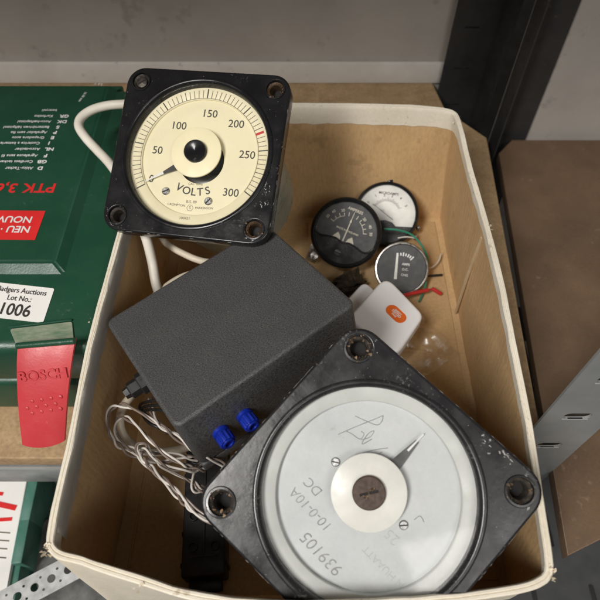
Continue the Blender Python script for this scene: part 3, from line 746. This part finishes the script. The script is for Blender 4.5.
tube(bm, P, 0.0030, 12)
build('cable_loop', bm, [m_cable], wc, True)

# ------------------------------------------------------------------ black connector block on the box bottom
c0 = at(200, 574, .030)
MBk = T(-0.0775, 0.135, 0.0045) @ RZ(4)
kb = thing('connector_block', 'long black plastic connector block lying on the bottom of the box', 'connector', MBk)
bm = nb(); rbox(bm, 0.034, 0.118, 0.026, T(0, 0, 0.013), 0.0018); 
for k in range(5): rbox(bm, 0.036, 0.004, 0.024, T(0, -0.050 + 0.023 * k, 0.0125), 0.0008)
build('housing', bm, [m_blackp], kb)
bm = nb()
for k in range(4):
    for sx in (-1, 1):
        lathe(bm, [(0.0036, 0.026), (0.0036, 0.0282), (0.0028, 0.0284), (0.0026, 0.0265), (0.0002, 0.0265)], T(sx * 0.0085, -0.038 + 0.023 * k, 0), 20)
build('screw_port', bm, [m_blackp], kb)
bm = nb(); rbox(bm, 0.026, 0.010, 0.006, T(0, -0.0625, 0.008), 0.001); rbox(bm, 0.020, 0.0015, 0.0006, T(0, -0.045, 0.0288), 0); rbox(bm, 0.0015, 0.09, 0.0012, T(0, 0, 0.0264), 0.0003)
build('end_tab', bm, [m_blackp], kb)

# ------------------------------------------------------------------ round meters at the back of the box
def facing(u, v, z, rz, tilt=0.0):
    c = at(u, v, z); n = -ray(u, v).normalized()
    n = (n.lerp(Vector((0, 0, 1)), tilt)).normalized()
    x = (cR - n * cR.dot(n)).normalized(); y = n.cross(x)
    m = Matrix((x, y, n)).transposed().to_4x4(); m.translation = c
    return m @ RZ(rz)
# ammeter
Ma = facing(346, 233, 0.052, -23)
am = thing('ammeter', 'round black ammeter with a black dial and centre-zero needle, leaning on the white-faced meter', 'meter', Ma, 'small round meters')
r0 = 0.0375
bm = nb()
lathe(bm, [(0.031, -0.034), (0.031, -0.010), (r0, -0.009), (r0 + .0002, -0.003), (r0 - .0012, -0.0008), (r0 - .0030, 0), (r0 - .0042, -.0006), (r0 - .0050, -0.0032)], Ma.inverted() @ Ma, 72)
disc(bm, 0.031, T(0, 0, -0.034), 48)
build('body', bm, [m_bake], am)
bm = nb(); disc(bm, r0 - .0046, T(0, 0, -0.0055), 64); d = build('dial', bm, [m_blackdial], am, smooth=False)
bm = nb()   # lower cover with its moustache-shaped upper edge
rc = r0 - .0042
top = [(-0.0325, -0.0045), (-0.0300, -0.0100), (-0.0240, -0.0122), (-0.0150, -0.0100), (-0.0075, -0.0090), (0.0, -0.0112), (0.0075, -0.0090), (0.0150, -0.0100), (0.0240, -0.0122), (0.0300, -0.0100), (0.0325, -0.0045)]
edge = [(p.x, p.y) for p in smooth_path([(x, y, 0) for x, y in top], 5)]
low = [(rc * math.cos(R(a)), rc * math.sin(R(a))) for a in range(-9, -172, -4)]
prism(bm, [edge + low], -0.0050, -0.0006, I4(), 0.0006)
tube(bm, [(x, y, -0.0012) for x, y in edge], 0.0011, 8, smooth=False)
build('lower_cover', bm, [m_bake], am, ang=50)
bm = nb(); bolt(bm, 0.0042, T(0.0, -0.0225, -0.0008), 0.0012); build('zero_screw', bm, [m_blackp, m_hole], am)
bm = nb(); zp = -0.0053
text(bm, 'AMPERES', .0042, T(0, .0255, zp), 0, .02)
for i in range(11):
    a = 90 + 70 - i * 14
    rbox(bm, 0.0042 if i % 2 == 0 else .0028, 0.0007, .0001, RZ(a) @ T(0.0200, 0, zp), 0)
lathe(bm, [(0.0180, zp), (0.0185, zp)], I4(), 40, 0, a0=20, a1=62); lathe(bm, [(0.0180, zp), (0.0185, zp)], I4(), 40, 0, a0=118, a1=160)
for s_, a in (('50', 160), ('40', 143), ('20', 121), ('20', 59), ('40', 37), ('50', 20)):
    text(bm, s_, .0040, RZ(a - 90) @ T(0, .0240 if s_ == '20' else .0262, zp), 0, .02)
text(bm, 'MADE IN ENGLAND', .0028, T(.0005, .0025, zp), 0, .02)
build('dial_printing', bm, [m_creamprint], d, smooth=False)
bm = nb()
for sx in (-1, 1): prism(bm, [[(sx * .0030, -.0100), (sx * .0125, -.0085), (sx * .0080, -.0018), (sx * .0045, -.0052)]], zp + .0002, zp + .0005, I4())
build('dial_plate', bm, [m_creamprint], d, smooth=False)
bm = nb(); prism(bm, [[(-.0008, -.009), (.0008, -.009), (.0003, .0235), (-.0003, .0235)]], zp + .0012, zp + .0016, I4()); prism(bm, [[(-.0012, .012), (.0012, .012), (0, .017)]], zp + .0016, zp + .0018, I4()); build('needle', bm, [m_creamprint], d, smooth=False)
bm = nb(); disc(bm, r0 - .0046, T(0, 0, -0.0022), 64); build('glass', bm, [m_glass], am, smooth=False, recalc=False)
for sx in (-1, 1):
    bm = nb()
    tube(bm, [(sx * .013, -.004, -.034), (sx * .013, -.004, -.044)], .002, 12, smooth=False)
    lathe(bm, [(.0042, -.037), (.0042, -.040), (.002, -.040)], T(sx * .013, -.004, 0), 6)
    build('terminal', bm, [m_chrome], am)
bm = nb(); rbox(bm, .012, .022, .0010, T(-.024, -.034, -.020) @ RX(20), .0003); lathe(bm, [(.0045, -.0190), (.0045, -.0165), (.0002, -.016)], T(-.022, -.036, 0), 6)
build('solder_tag', bm, [m_chrome], am)

# white-faced meter
Mw = facing(386, 214, 0.034, -7, 0.12)
wm = thing('milliammeter', 'round black-rimmed meter with a white face, partly behind the black ammeter', 'meter', Mw, 'small round meters')
r0 = 0.0365
bm = nb()
lathe(bm, [(0.030, -0.026), (0.030, -0.009), (r0, -0.008), (r0, -0.002), (r0 - .001, -0.0004), (r0 - .0028, 0), (r0 - .0036, -.0006), (r0 - .0040, -.003)], I4(), 72); disc(bm, .030, T(0, 0, -.026), 40)
rbox(bm, .006, .006, .004, T(0, r0 + .0005, -.004), .001)
build('body', bm, [m_bake], wm)
bm = nb(); disc(bm, r0 - .0035, T(0, 0, -.0042), 64); d = build('dial', bm, [m_dialwhite], wm, smooth=False)
bm = nb(); rc = r0 - .0036
edge = [(rc * math.cos(R(a)), rc * math.sin(R(a))) for a in range(200, 341, 4)]
edge += [(.012, -.0125), (.008, -.0085), (0, -.0068), (-.008, -.0085), (-.012, -.0125)]
prism(bm, [edge], -.0040, -.0006, I4(), .0005); build('lower_cover', bm, [m_bake_worn], wm, ang=50)
bm = nb(); zp = -.0040
text(bm, 'MICROAMPS', .0040, T(0, .0235, zp), 0, .01)
for i in range(31):
    a = 90 + 60 - 4 * i; rbox(bm, .0034 if i % 5 == 0 else .0018, .0003, .0001, RZ(a) @ T(.0165 + (.0008 if i % 5 == 0 else 0), 0, zp), 0)
lathe(bm, [(.0150, zp), (.0153, zp)], I4(), 40, 0, a0=30, a1=150)
for s_, a in (('0', 152), ('1', 126), ('2', 102), ('3', 78), ('4', 54), ('5', 29)): text(bm, s_, .0042, RZ(a - 90) @ T(0, .0215 if s_ in '23' else .0240, zp), 0, .01)
text(bm, 'D.C.', .0026, T(-.004, .004, zp), 0, 0)
build('dial_printing', bm, [m_print], d, smooth=False)
bm = nb(); prism(bm, [[(-.0004, -.010), (.0004, -.010), (.0002, .019), (-.0002, .019)]], zp + .0008, zp + .0011, RZ(58)); build('needle', bm, [m_print], d, smooth=False)
bm = nb(); disc(bm, r0 - .0035, T(0, 0, -.0018), 64); build('glass', bm, [m_glass], wm, smooth=False, recalc=False)
for px in ((418, 228), (415, 237)):
    bm = nb(); q = Mw.inverted() @ at(px[0], px[1], .016)
    lathe(bm, [(.0028, -.004), (.0028, .002), (.0012, .0026), (.0012, .006), (.0002, .006)], T(*q) @ RX(30), 6)
    build('terminal', bm, [m_chrome], wm, smooth=False)

# small chrome gauge
Mg = facing(401.5, 268.5, 0.026, -8, 0.10)
gm = thing('small_gauge', 'small round gauge with a chrome bezel, black face and coloured wires', 'gauge', Mg, 'small round meters')
r0 = 0.0285
bm = nb(); lathe(bm, [(0.025, -0.020), (0.025, -0.007), (r0, -0.006), (r0 + .0003, -.002), (r0 - .0008, 0), (r0 - .0022, .0002), (r0 - .0030, -.0020)], I4(), 64); build('bezel', bm, [m_chrome], gm)
bm = nb(); lathe(bm, [(.0252, -.020), (.024, -.022), (.0002, -.022)], I4(), 40); build('body', bm, [m_blackp], gm)
bm = nb(); disc(bm, r0 - .0025, T(0, 0, -.0030), 56); d = build('dial', bm, [m_blackdial], gm, smooth=False)
bm = nb(); zp = -.0028
for a, ln in ((112, .0035), (100, .003), (90, .004), (80, .003), (70, .0035), (61, .003), (52, .005)): rbox(bm, ln, .0014, .0001, RZ(a) @ T(.0155, 0, zp), 0)
for s_, y in (('AMPS', .005), ('D.C.', -.0005), ('CHG', -.0065)): text(bm, s_, .0034, T(.004, y, zp), 0, .02)
build('dial_printing', bm, [m_white], d, smooth=False)
bm = nb(); prism(bm, [[(-.0016, -.012), (.0016, -.012), (.0010, .016), (-.0010, .016)]], zp + .001, zp + .0013, T(-.0055, 0, 0) @ RZ(3)); build('needle', bm, [m_dialwhite], d, smooth=False)
bm = nb(); disc(bm, r0 - .0027, T(0, 0, -.001), 56); build('glass', bm, [m_glass], gm, smooth=False, recalc=False)
bm = nb(); tube(bm, [at(*q) for q in ((384, 229, .040), (398, 230, .040), (412, 235, .036), (422, 246, .030), (428, 260, .024), (427, 275, .020), (424, 290, .012), (419, 302, .008))], .0011, 8); build('wire', bm, [m_wgreen], gm, True, label='green wire')
bm = nb(); tube(bm, [at(*q) for q in ((398, 238, .030), (408, 237, .034), (418, 240, .030), (424, 250, .026), (424, 262, .022), (430, 268, .016), (438, 262, .012), (441, 254, .010))], .0008, 8); build('wire', bm, [m_wire_w], gm, True, label='pale thin wire')
bm = nb(); tube(bm, [at(*q) for q in ((402, 296, .020), (414, 293, .018), (428, 290, .016))], .0021, 10)
tube(bm, [at(*q) for q in ((432, 288.5, .014), (437, 291.5, .012), (441, 294, .010))], .0021, 10); tube(bm, [at(*q) for q in ((428, 290, .016), (433, 288.8, .014))], .0009, 8); build('wire', bm, [m_wred], gm, True, label='red wire with a crimped end')
bm = nb(); tube(bm, [at(*q) for q in ((428, 276, .010), (442, 275, .008))], .0014, 8); build('tab', bm, [m_blackp], gm, True)

# ------------------------------------------------------------------ white plastic enclosure with the orange label
z0 = .052
P = [at(*q, z0) for q in ((386, 275), (424.5, 315), (396, 357), (347, 318))]
cx = sum(p.x for p in P) / 4; cy = sum(p.y for p in P) / 4
we = thing('plastic_enclosure', 'white rounded plastic enclosure with an orange oval sticker', 'enclosure', T(cx, cy, z0))
bm = nb(); prism(bm, [roundpoly([(p.x - cx, p.y - cy) for p in P], .011)], -.016, 0, I4(), .003, 0, 4); shell = build('shell', bm, [m_whitebox], we, ang=60)
bm = nb(); prism(bm, [roundpoly([(p.x - cx - .019, p.y - cy + .007) for p in P], .008)], -.032, -.0175, I4(), .002, 0, 3); build('back_plate', bm, [m_whitebox], we, ang=60)
bm = nb(); c = at(396, 314, z0)
prism(bm, [rrect(.0112, .0062, .0061, 10)], .0001, .0005, T(c.x - cx, c.y - cy, 0) @ RZ(-52))
for s_, y, sz in (('SAFETY', .0026, .0026), ('TESTED', 0, .0034), ('PASS', -.0028, .0026)): text(bm, s_, sz, T(c.x - cx, c.y - cy, .0006) @ RZ(-52) @ T(0, y, 0), 1, .03)
build('sticker', bm, [m_orange, m_white], we, smooth=False)

# ------------------------------------------------------------------ bits on the bottom of the box
bm = nb()   # crumpled clear bag
c = at(415, 350, .010); n = 26; g = []
for i in range(n):
    row = []
    for j in range(n):
        x = (i / (n - 1) - .5) * .062; y = (j / (n - 1) - .5) * .060
        z = .006 + .016 * abs(noise.noise(Vector((x * 34 + y * 20, y * 30, 1.3)))) + .004 * abs(noise.noise(Vector((x * 90, y * 70, 4.1))))
        row.append(bm.verts.new((x + .004 * noise.noise(Vector((y * 60, x * 30, 2))), y + .004 * noise.noise(Vector((x * 60, 3, y * 40))), z)))
    g.append(row)
for i in range(n - 1):
    for j in range(n - 1): bm.faces.new((g[i][j], g[i + 1][j], g[i + 1][j + 1], g[i][j + 1]))
o = build('plastic_bag', bm, [m_bag], ang=25); o.location = (c.x, c.y, .004); o.rotation_euler = (0, 0, .6)
tag(o, 'crumpled clear plastic bag beside the white enclosure', 'plastic bag')
bm = nb()   # frayed dark scrap: ragged folded layers
for lay in range(6):
    ox, oy = random.gauss(0, .009), random.gauss(0, .005); n = 22; rg = []
    ring0 = []; ring1 = []
    for k in range(n):
        a = 2 * PI * k / n; q = random.choice((.010, .011, .012, .014, .016)) * random.uniform(.9, 1.1)
        z = .002 * lay + random.uniform(-.003, .005)
        ring1.append(bm.verts.new((ox + q * 1.25 * math.cos(a), oy + q * .8 * math.sin(a), z)))
        ring0.append(bm.verts.new((ox + .006 * math.cos(a), oy + .005 * math.sin(a), .002 * lay + random.uniform(0, .004))))
    for k in range(n):
        bm.faces.new((ring0[k], ring1[k], ring1[(k + 1) % n], ring0[(k + 1) % n]))
    bm.faces.new(ring0)
bmesh.ops.solidify(bm, geom=bm.faces[:], thickness=.0007)
o = build('felt_scrap', bm, [m_scrap]); c = at(343, 285, .02); o.location = (c.x, c.y, .012); o.rotation_euler = (0, 0, .4)
tag(o, 'dark crumpled scrap of felt beneath the ammeter', 'scrap')
bm = nb()   # thin stick leaning on the right wall
A = at(482, 238, .128); Bq = at(455.5, 313, .006)
d = (Bq - A); s = d.cross(Vector((1, .3, 0))).normalized() * .0016; w = d.cross(s).normalized() * .0007
vs = []
for p, k in ((A, 1), (A.lerp(Bq, .5) + Vector((-.001, 0, .001)), .9), (Bq, .75)):
    vs.append([bm.verts.new(p + s * k + w), bm.verts.new(p - s * k + w), bm.verts.new(p - s * k - w), bm.verts.new(p + s * k - w)])
for a, b in zip(vs, vs[1:]):
    for k in range(4): bm.faces.new((a[k], a[(k + 1) % 4], b[(k + 1) % 4], b[k]))
bm.faces.new(vs[0]); bm.faces.new(vs[-1])
tag(build('wooden_stick', bm, [m_stick], smooth=False), 'thin pale stick leaning against the right side of the box', 'stick')

# ------------------------------------------------------------------ green tool case
ZC = 0.1135
tc_ = thing('tool_case', 'green plastic tool case with red lettering and an open red latch', 'tool case', T(-0.3, 0.39, 0))
bm = nb()
def body_prof():   # lower half and lid with rounded shoulders; right side leans slightly
    out = []
    return out
rbox(bm, 0.40, 0.340, 0.055, T(-0.3635, 0.396, 0.0285), 0.006, 3)
build('base', bm, [m_green], tc_, True)
bm = nb()
rbox(bm, 0.40, 0.340, 0.0565, T(-0.3635, 0.396, ZC - .0285), 0.009, 4)
lid = build('lid', bm, [m_green], tc_, True)
bm = nb()   # raised label panel with sloped sides
def frus(x0, x1, y0, y1, z0, z1, ins):
    b_ = [(x0, y0), (x1, y0), (x1 - .002, y1), (x0, y1)]
    lo = [bm.verts.new((x, y, z0)) for x, y in b_]
    tp = [(x0, y0 + ins), (x1 - ins, y0 + ins), (x1 - ins - .002, y1 - ins * .3), (x0, y1 - ins * .3)]
    hi = [bm.verts.new((x, y, z1)) for x, y in tp]
    for k in range(4): bm.faces.new((lo[k], lo[(k + 1) % 4], hi[(k + 1) % 4], hi[k]))
    bm.faces.new(hi)
frus(-.56, -0.2035, 0.3005, 0.5665, ZC - .0004, ZC + .0055, .010)
es = [e for e in bm.edges if all(v.co.z > ZC + .005 for v in e.verts) or (abs(e.verts[0].co.z - e.verts[1].co.z) > .004)]
bmesh.ops.bevel(bm, geom=es, offset=.002, segments=3, affect='EDGES')
bmp = bm
ZP = ZC + .0057
bm = bmp
def up(u, v, rot=180): p = at(u, v, ZP); return T(p.x, p.y, ZP) @ RZ(rot)
text(bm, 'PTK 3,6', .0170, up(56, 187.5), 1, .018, 'LEFT', sx=1.05)
P = [at(*q, ZP) for q in ((45.5, 211), (35, 240), (-60, 239), (-55, 210))]
prism(bm, [[(p.x, p.y) for p in P]], ZP, ZP + .0002, I4(), 0, 1)
text(bm, 'NEU \u00b7 NEW', .0108, T(0, 0, .0004) @ up(30.5, 229.5, 178), 2, .018, 'LEFT', sx=1.0)
text(bm, 'NOUVEAU', .0108, T(0, 0, .0004) @ up(32.5, 219.8, 178), 2, .018, 'LEFT', sx=1.0)
rows = [('D', 'Akku-Tacker', 43, 168), ('GB', 'Cordless tacker', 47, 161.5), ('F', 'Agrafeuse sans fil', 47.5, 155.5), ('NL', 'Accu-tacker', 54, 149), ('I', 'Cucitrice a batteria', 50, 143), ('E', 'Grapadora accu', 54.5, 137.5), ('P', 'Agrafador sem fio', 57, 132.3), ('S', 'Batteridriven h\u00e4ftpistol', 59.5, 127), ('DK', 'Accu-h\u00e6ftepistol', 67, 121.5), ('GR', 'Karfotiko', 69, 116)]
for i, (c_, s_, u_, v_) in enumerate(rows):
    text(bm, c_, .0063, up(u_, v_), 2, .03, 'LEFT', sx=1.15)
    text(bm, s_, .0052, up(u_ - (10 if len(c_) == 1 else 14) - (0 if i < 8 else 2), v_), 2, .006, 'LEFT')
text(bm, 'bataryali', .0048, up(57, 110.2), 2, 0, 'LEFT')
text(bm, '3,6 V', .0050, up(103, 83.5 + 1, 170), 2, 0, 'LEFT'); text(bm, '16-30 mm', .0042, up(86, 92, 258), 2, 0, 'LEFT')
build('label_panel', bm, [m_green, m_redprint, m_white], lid, True, ang=30)
# auction sticker
bm = nb()
P = [at(*q, ZC + .0002) for q in ((54.5, 288.5), (43, 323), (-18, 316), (-10, 281.5))]
prism(bm, [roundpoly([(p.x, p.y) for p in P], .0022)], ZC + .0001, ZC + .0003, I4(), 0, 0)
dv = (P[0] - P[3]); an = math.degrees(math.atan2(dv.y, dv.x))
def st(u, v): p = at(u, v, ZC + .0006); return T(p.x, p.y, p.z) @ RZ(an)
text(bm, 'Badgers Auctions', .0074, st(22, 290.9), 1, .004, shear=-.12, sx=.84)
text(bm, 'Lot No.:', .0074, st(19.5, 298.6), 1, .004, shear=-.12, sx=.84)
text(bm, '1006', .0162, st(15, 310.3), 1, .012, shear=-.12, sx=.86)
build('auction_sticker', bm, [m_paper, m_print], lid, True, smooth=False)
# moulded step around the latch, worn pale
bm = nb()
P = [at(*q, ZC + .001) for q in ((22, 253), (52, 250), (53, 263), (19, 268))]
prism(bm, [[(p.x, p.y) for p in P]], ZC + .0002, ZC + .0012, I4(), .0003); build('worn_patch', bm, [m_scuff], lid, True)
bm = nb()
P = [at(*q, ZC + .001) for q in ((9.5, 329), (72, 321.5), (74, 341.5), (17, 346.5))]
prism(bm, [roundpoly([(p.x, p.y) for p in P], .002)], ZC + .0002, ZC + .0012, I4(), .0004, 0)
p, q = at(9, 328, ZC), at(72.5, 320.5, ZC); dd = q - p
rbox(bm, dd.length, .0022, .004, T(*((p + q) / 2)) @ RZ(math.degrees(math.atan2(dd.y, dd.x))), .0008, 2, 1)
build('latch_recess', bm, [m_scuff, m_green], lid, True, label='worn pale recess above the red latch')
for px in (-0.254, -0.214):   # hinge lugs at the back edge
    bm = nb(); rbox(bm, .022, .012, .012, T(px - .0, 0.571, ZC - .010), .002)
    rbox(bm, .020, .002, .002, T(px, 0.5640, ZC + .0005), .0006)
    build('hinge_lug', bm, [m_green], tc_, True)
# red latch hanging open: curved plate with raised lettering and dimples
def aty(u, v, y):
    r = ray(u, v); return cP + r * (y / r.y)
A0 = aty(18, 347, .2255); A1 = aty(73, 342, .2255); B0 = at(20, 445, .060); B1 = at(64.5, 439.5, .060)
lx = ((A1 - A0) + (B1 - B0)).normalized(); mt = (A0 + A1) / 2; mbm = (B0 + B1) / 2
ly = (mt - mbm); hgt = ly.length; shr = ly.dot(lx) / hgt; ly = (ly - lx * ly.dot(lx)).normalized(); lz = lx.cross(ly)
ML = Matrix((lx, ly, lz)).transposed().to_4x4(); ML.translation = (mt + mbm) / 2
wt = (A1 - A0).length / 2; wb = (B1 - B0).length / 2; hh = hgt / 2
bm = nb()
nx, ny = 12, 18; F = []; Bk = []
for j in range(ny + 1):
    f = j / ny; y = -hh + 2 * hh * f; w = wb + (wt - wb) * f
    rF, rB = [], []
    for i in range(nx + 1):
        s = i / nx * 2 - 1; x = w * s + shr * y
        yy = y - (.0035 * (1 - s * s) * (1 - f) ** 3)
        z = .0045 * math.sin(f * PI) * .7 + (.006 * max(0, f - .8) * -6 * max(0, f - .8)) - .0012 * s ** 4
        rF.append(bm.verts.new(ML @ Vector((x, yy, z)))); rB.append(bm.verts.new(ML @ Vector((x, yy, z - .003))))
    F.append(rF); Bk.append(rB)
for j in range(ny):
    for i in range(nx):
        bm.faces.new((F[j][i], F[j][i + 1], F[j + 1][i + 1], F[j + 1][i])); bm.faces.new((Bk[j][i], Bk[j + 1][i], Bk[j + 1][i + 1], Bk[j][i + 1]))
for i in range(nx):
    bm.faces.new((F[0][i], Bk[0][i], Bk[0][i + 1], F[0][i + 1])); bm.faces.new((F[ny][i], F[ny][i + 1], Bk[ny][i + 1], Bk[ny][i]))
for j in range(ny):
    bm.faces.new((F[j][0], F[j + 1][0], Bk[j + 1][0], Bk[j][0])); bm.faces.new((F[j][nx], Bk[j][nx], Bk[j + 1][nx], F[j + 1][nx]))
def zsurf(y):
    f = (y + hh) / (2 * hh); return .0045 * math.sin(f * PI) * .7
yb = hh * .40
text(bm, 'BOSCH', .0112, ML @ T(shr * yb, yb, zsurf(yb) + .0002), 0, .03, thick=.0006, sx=1.08)
for k, row in enumerate((-.10, -.22, -.34)):
    for q in range(5):
        x = (-.0155 + .0076 * q + (.0036 if k == 1 else 0)) ; y = hh * (row + .02 * q * 0.6)
        if abs(x) > wb * .86: continue
        x += shr * y
        lathe(bm, [(.0018, 0), (.0015, .0008), (.0002, .0011)], ML @ T(x, y, zsurf(y) - .0003), 10)
tube(bm, [A0 + Vector((-.001, .001, .0)), A1 + Vector((.001, .001, .0))], .0026, 14, 1, smooth=False)
build('latch', bm, [m_clasp_red, m_green], tc_, True, label='open red latch with raised lettering', ang=40)

# ------------------------------------------------------------------ things on the lower shelf, left of the box
zl = -0.16
lc = thing('storage_tray', 'worn teal plastic tray edge below the shelf at the left', 'tray', T(-0.32, 0.25, zl))
def ribbon(px, z, w, h, bm, bev=.001):
    P = [at(*q, z) for q in px]
    for a, b in zip(P, P[1:]):
        d = b - a; m_ = T(*((a + b) / 2)) @ RZ(math.degrees(math.atan2(d.y, d.x)))
        rbox(bm, d.length + w * .3, w, h, m_ @ T(0, 0, -h / 2), bev)
bm = nb(); ribbon(((35, 470), (24, 520), (16, 562)), zl, .012, .07, bm, .002); ribbon(((16, 566), (8, 612)), zl - .012, .010, .06, bm, .002)
build('rim', bm, [m_teal], lc, True)
bm = nb(); P = [at(*q, zl - .06) for q in ((48, 470), (26, 660), (-120, 660), (-120, 470))]; prism(bm, [[(p.x, p.y) for p in P]], zl - .066, zl - .060, I4(), .001); build('tray_floor', bm, [m_green], lc, True)
cz = zl - .006
P = [at(*q, cz) for q in ((27, 480), (5, 598), (-95, 590), (-70, 474))]
ct = thing('printed_carton', 'white printed carton with red stripes lying in the teal tray', 'carton', T(P[0].x, P[0].y, cz))
bm = nb(); prism(bm, [[(p.x, p.y) for p in P]], cz - .04, cz, I4(), .001); build('carton_body', bm, [m_paper], ct, True)
bm = nb()
for (a, b, w_, mi) in (((-20, 500), (16, 508), .006, 0), ((-20, 521), (12, 519), .004, 0), ((-20, 492), (3, 494), .004, 0), ((-20, 531), (10, 533), .0012, 1), ((-20, 539), (9, 541), .0012, 1), ((-20, 547), (7, 549), .0012, 1), ((-20, 556), (6, 558), .0012, 1)):
    p, q = at(*a, cz + .0004), at(*b, cz + .0004); d = q - p
    rbox(bm, d.length, w_, .0004, T(*((p + q) / 2)) @ RZ(math.degrees(math.atan2(d.y, d.x))), 0, 1, mi)
build('carton_print', bm, [m_redprint, m_print_grey], ct, True, smooth=False)
bm = nb(); z_ = -.20
P = [at(*q, z_) for q in ((46, 518), (26, 546), (40, 600), (140, 620), (150, 540))]; prism(bm, [[(p.x, p.y) for p in P]], z_ - .03, z_, I4(), .002)
tag(build('grey_folder', bm, [m_blotch]), 'mottled dark grey folder beneath the perforated strip', 'folder')
bm = nb(); z_ = -.115
A = at(-30, 622, z_); Bq = at(112, 547, z_); d = (Bq - A); an = math.degrees(math.atan2(d.y, d.x)); L_ = d.length; w_ = .0130
loops = [rrect(L_ / 2, w_, .003, 4)]
for k in range(14):
    x = -L_ / 2 + .012 + .0165 * k
    if x > L_ / 2 - .006: break
    loops.append(circ(.0040, x, 0, 18))
    for sy in (-1, 1): loops.append(circ(.0013, x + .0082 * .9, sy * .0062, 10))
prism(bm, loops, 0, .0015, T(*((A + Bq) / 2)) @ RZ(an))
tag(build('perforated_strip', bm, [m_zinc], smooth=False), 'white perforated metal strip below the front left corner of the box', 'metal strip')
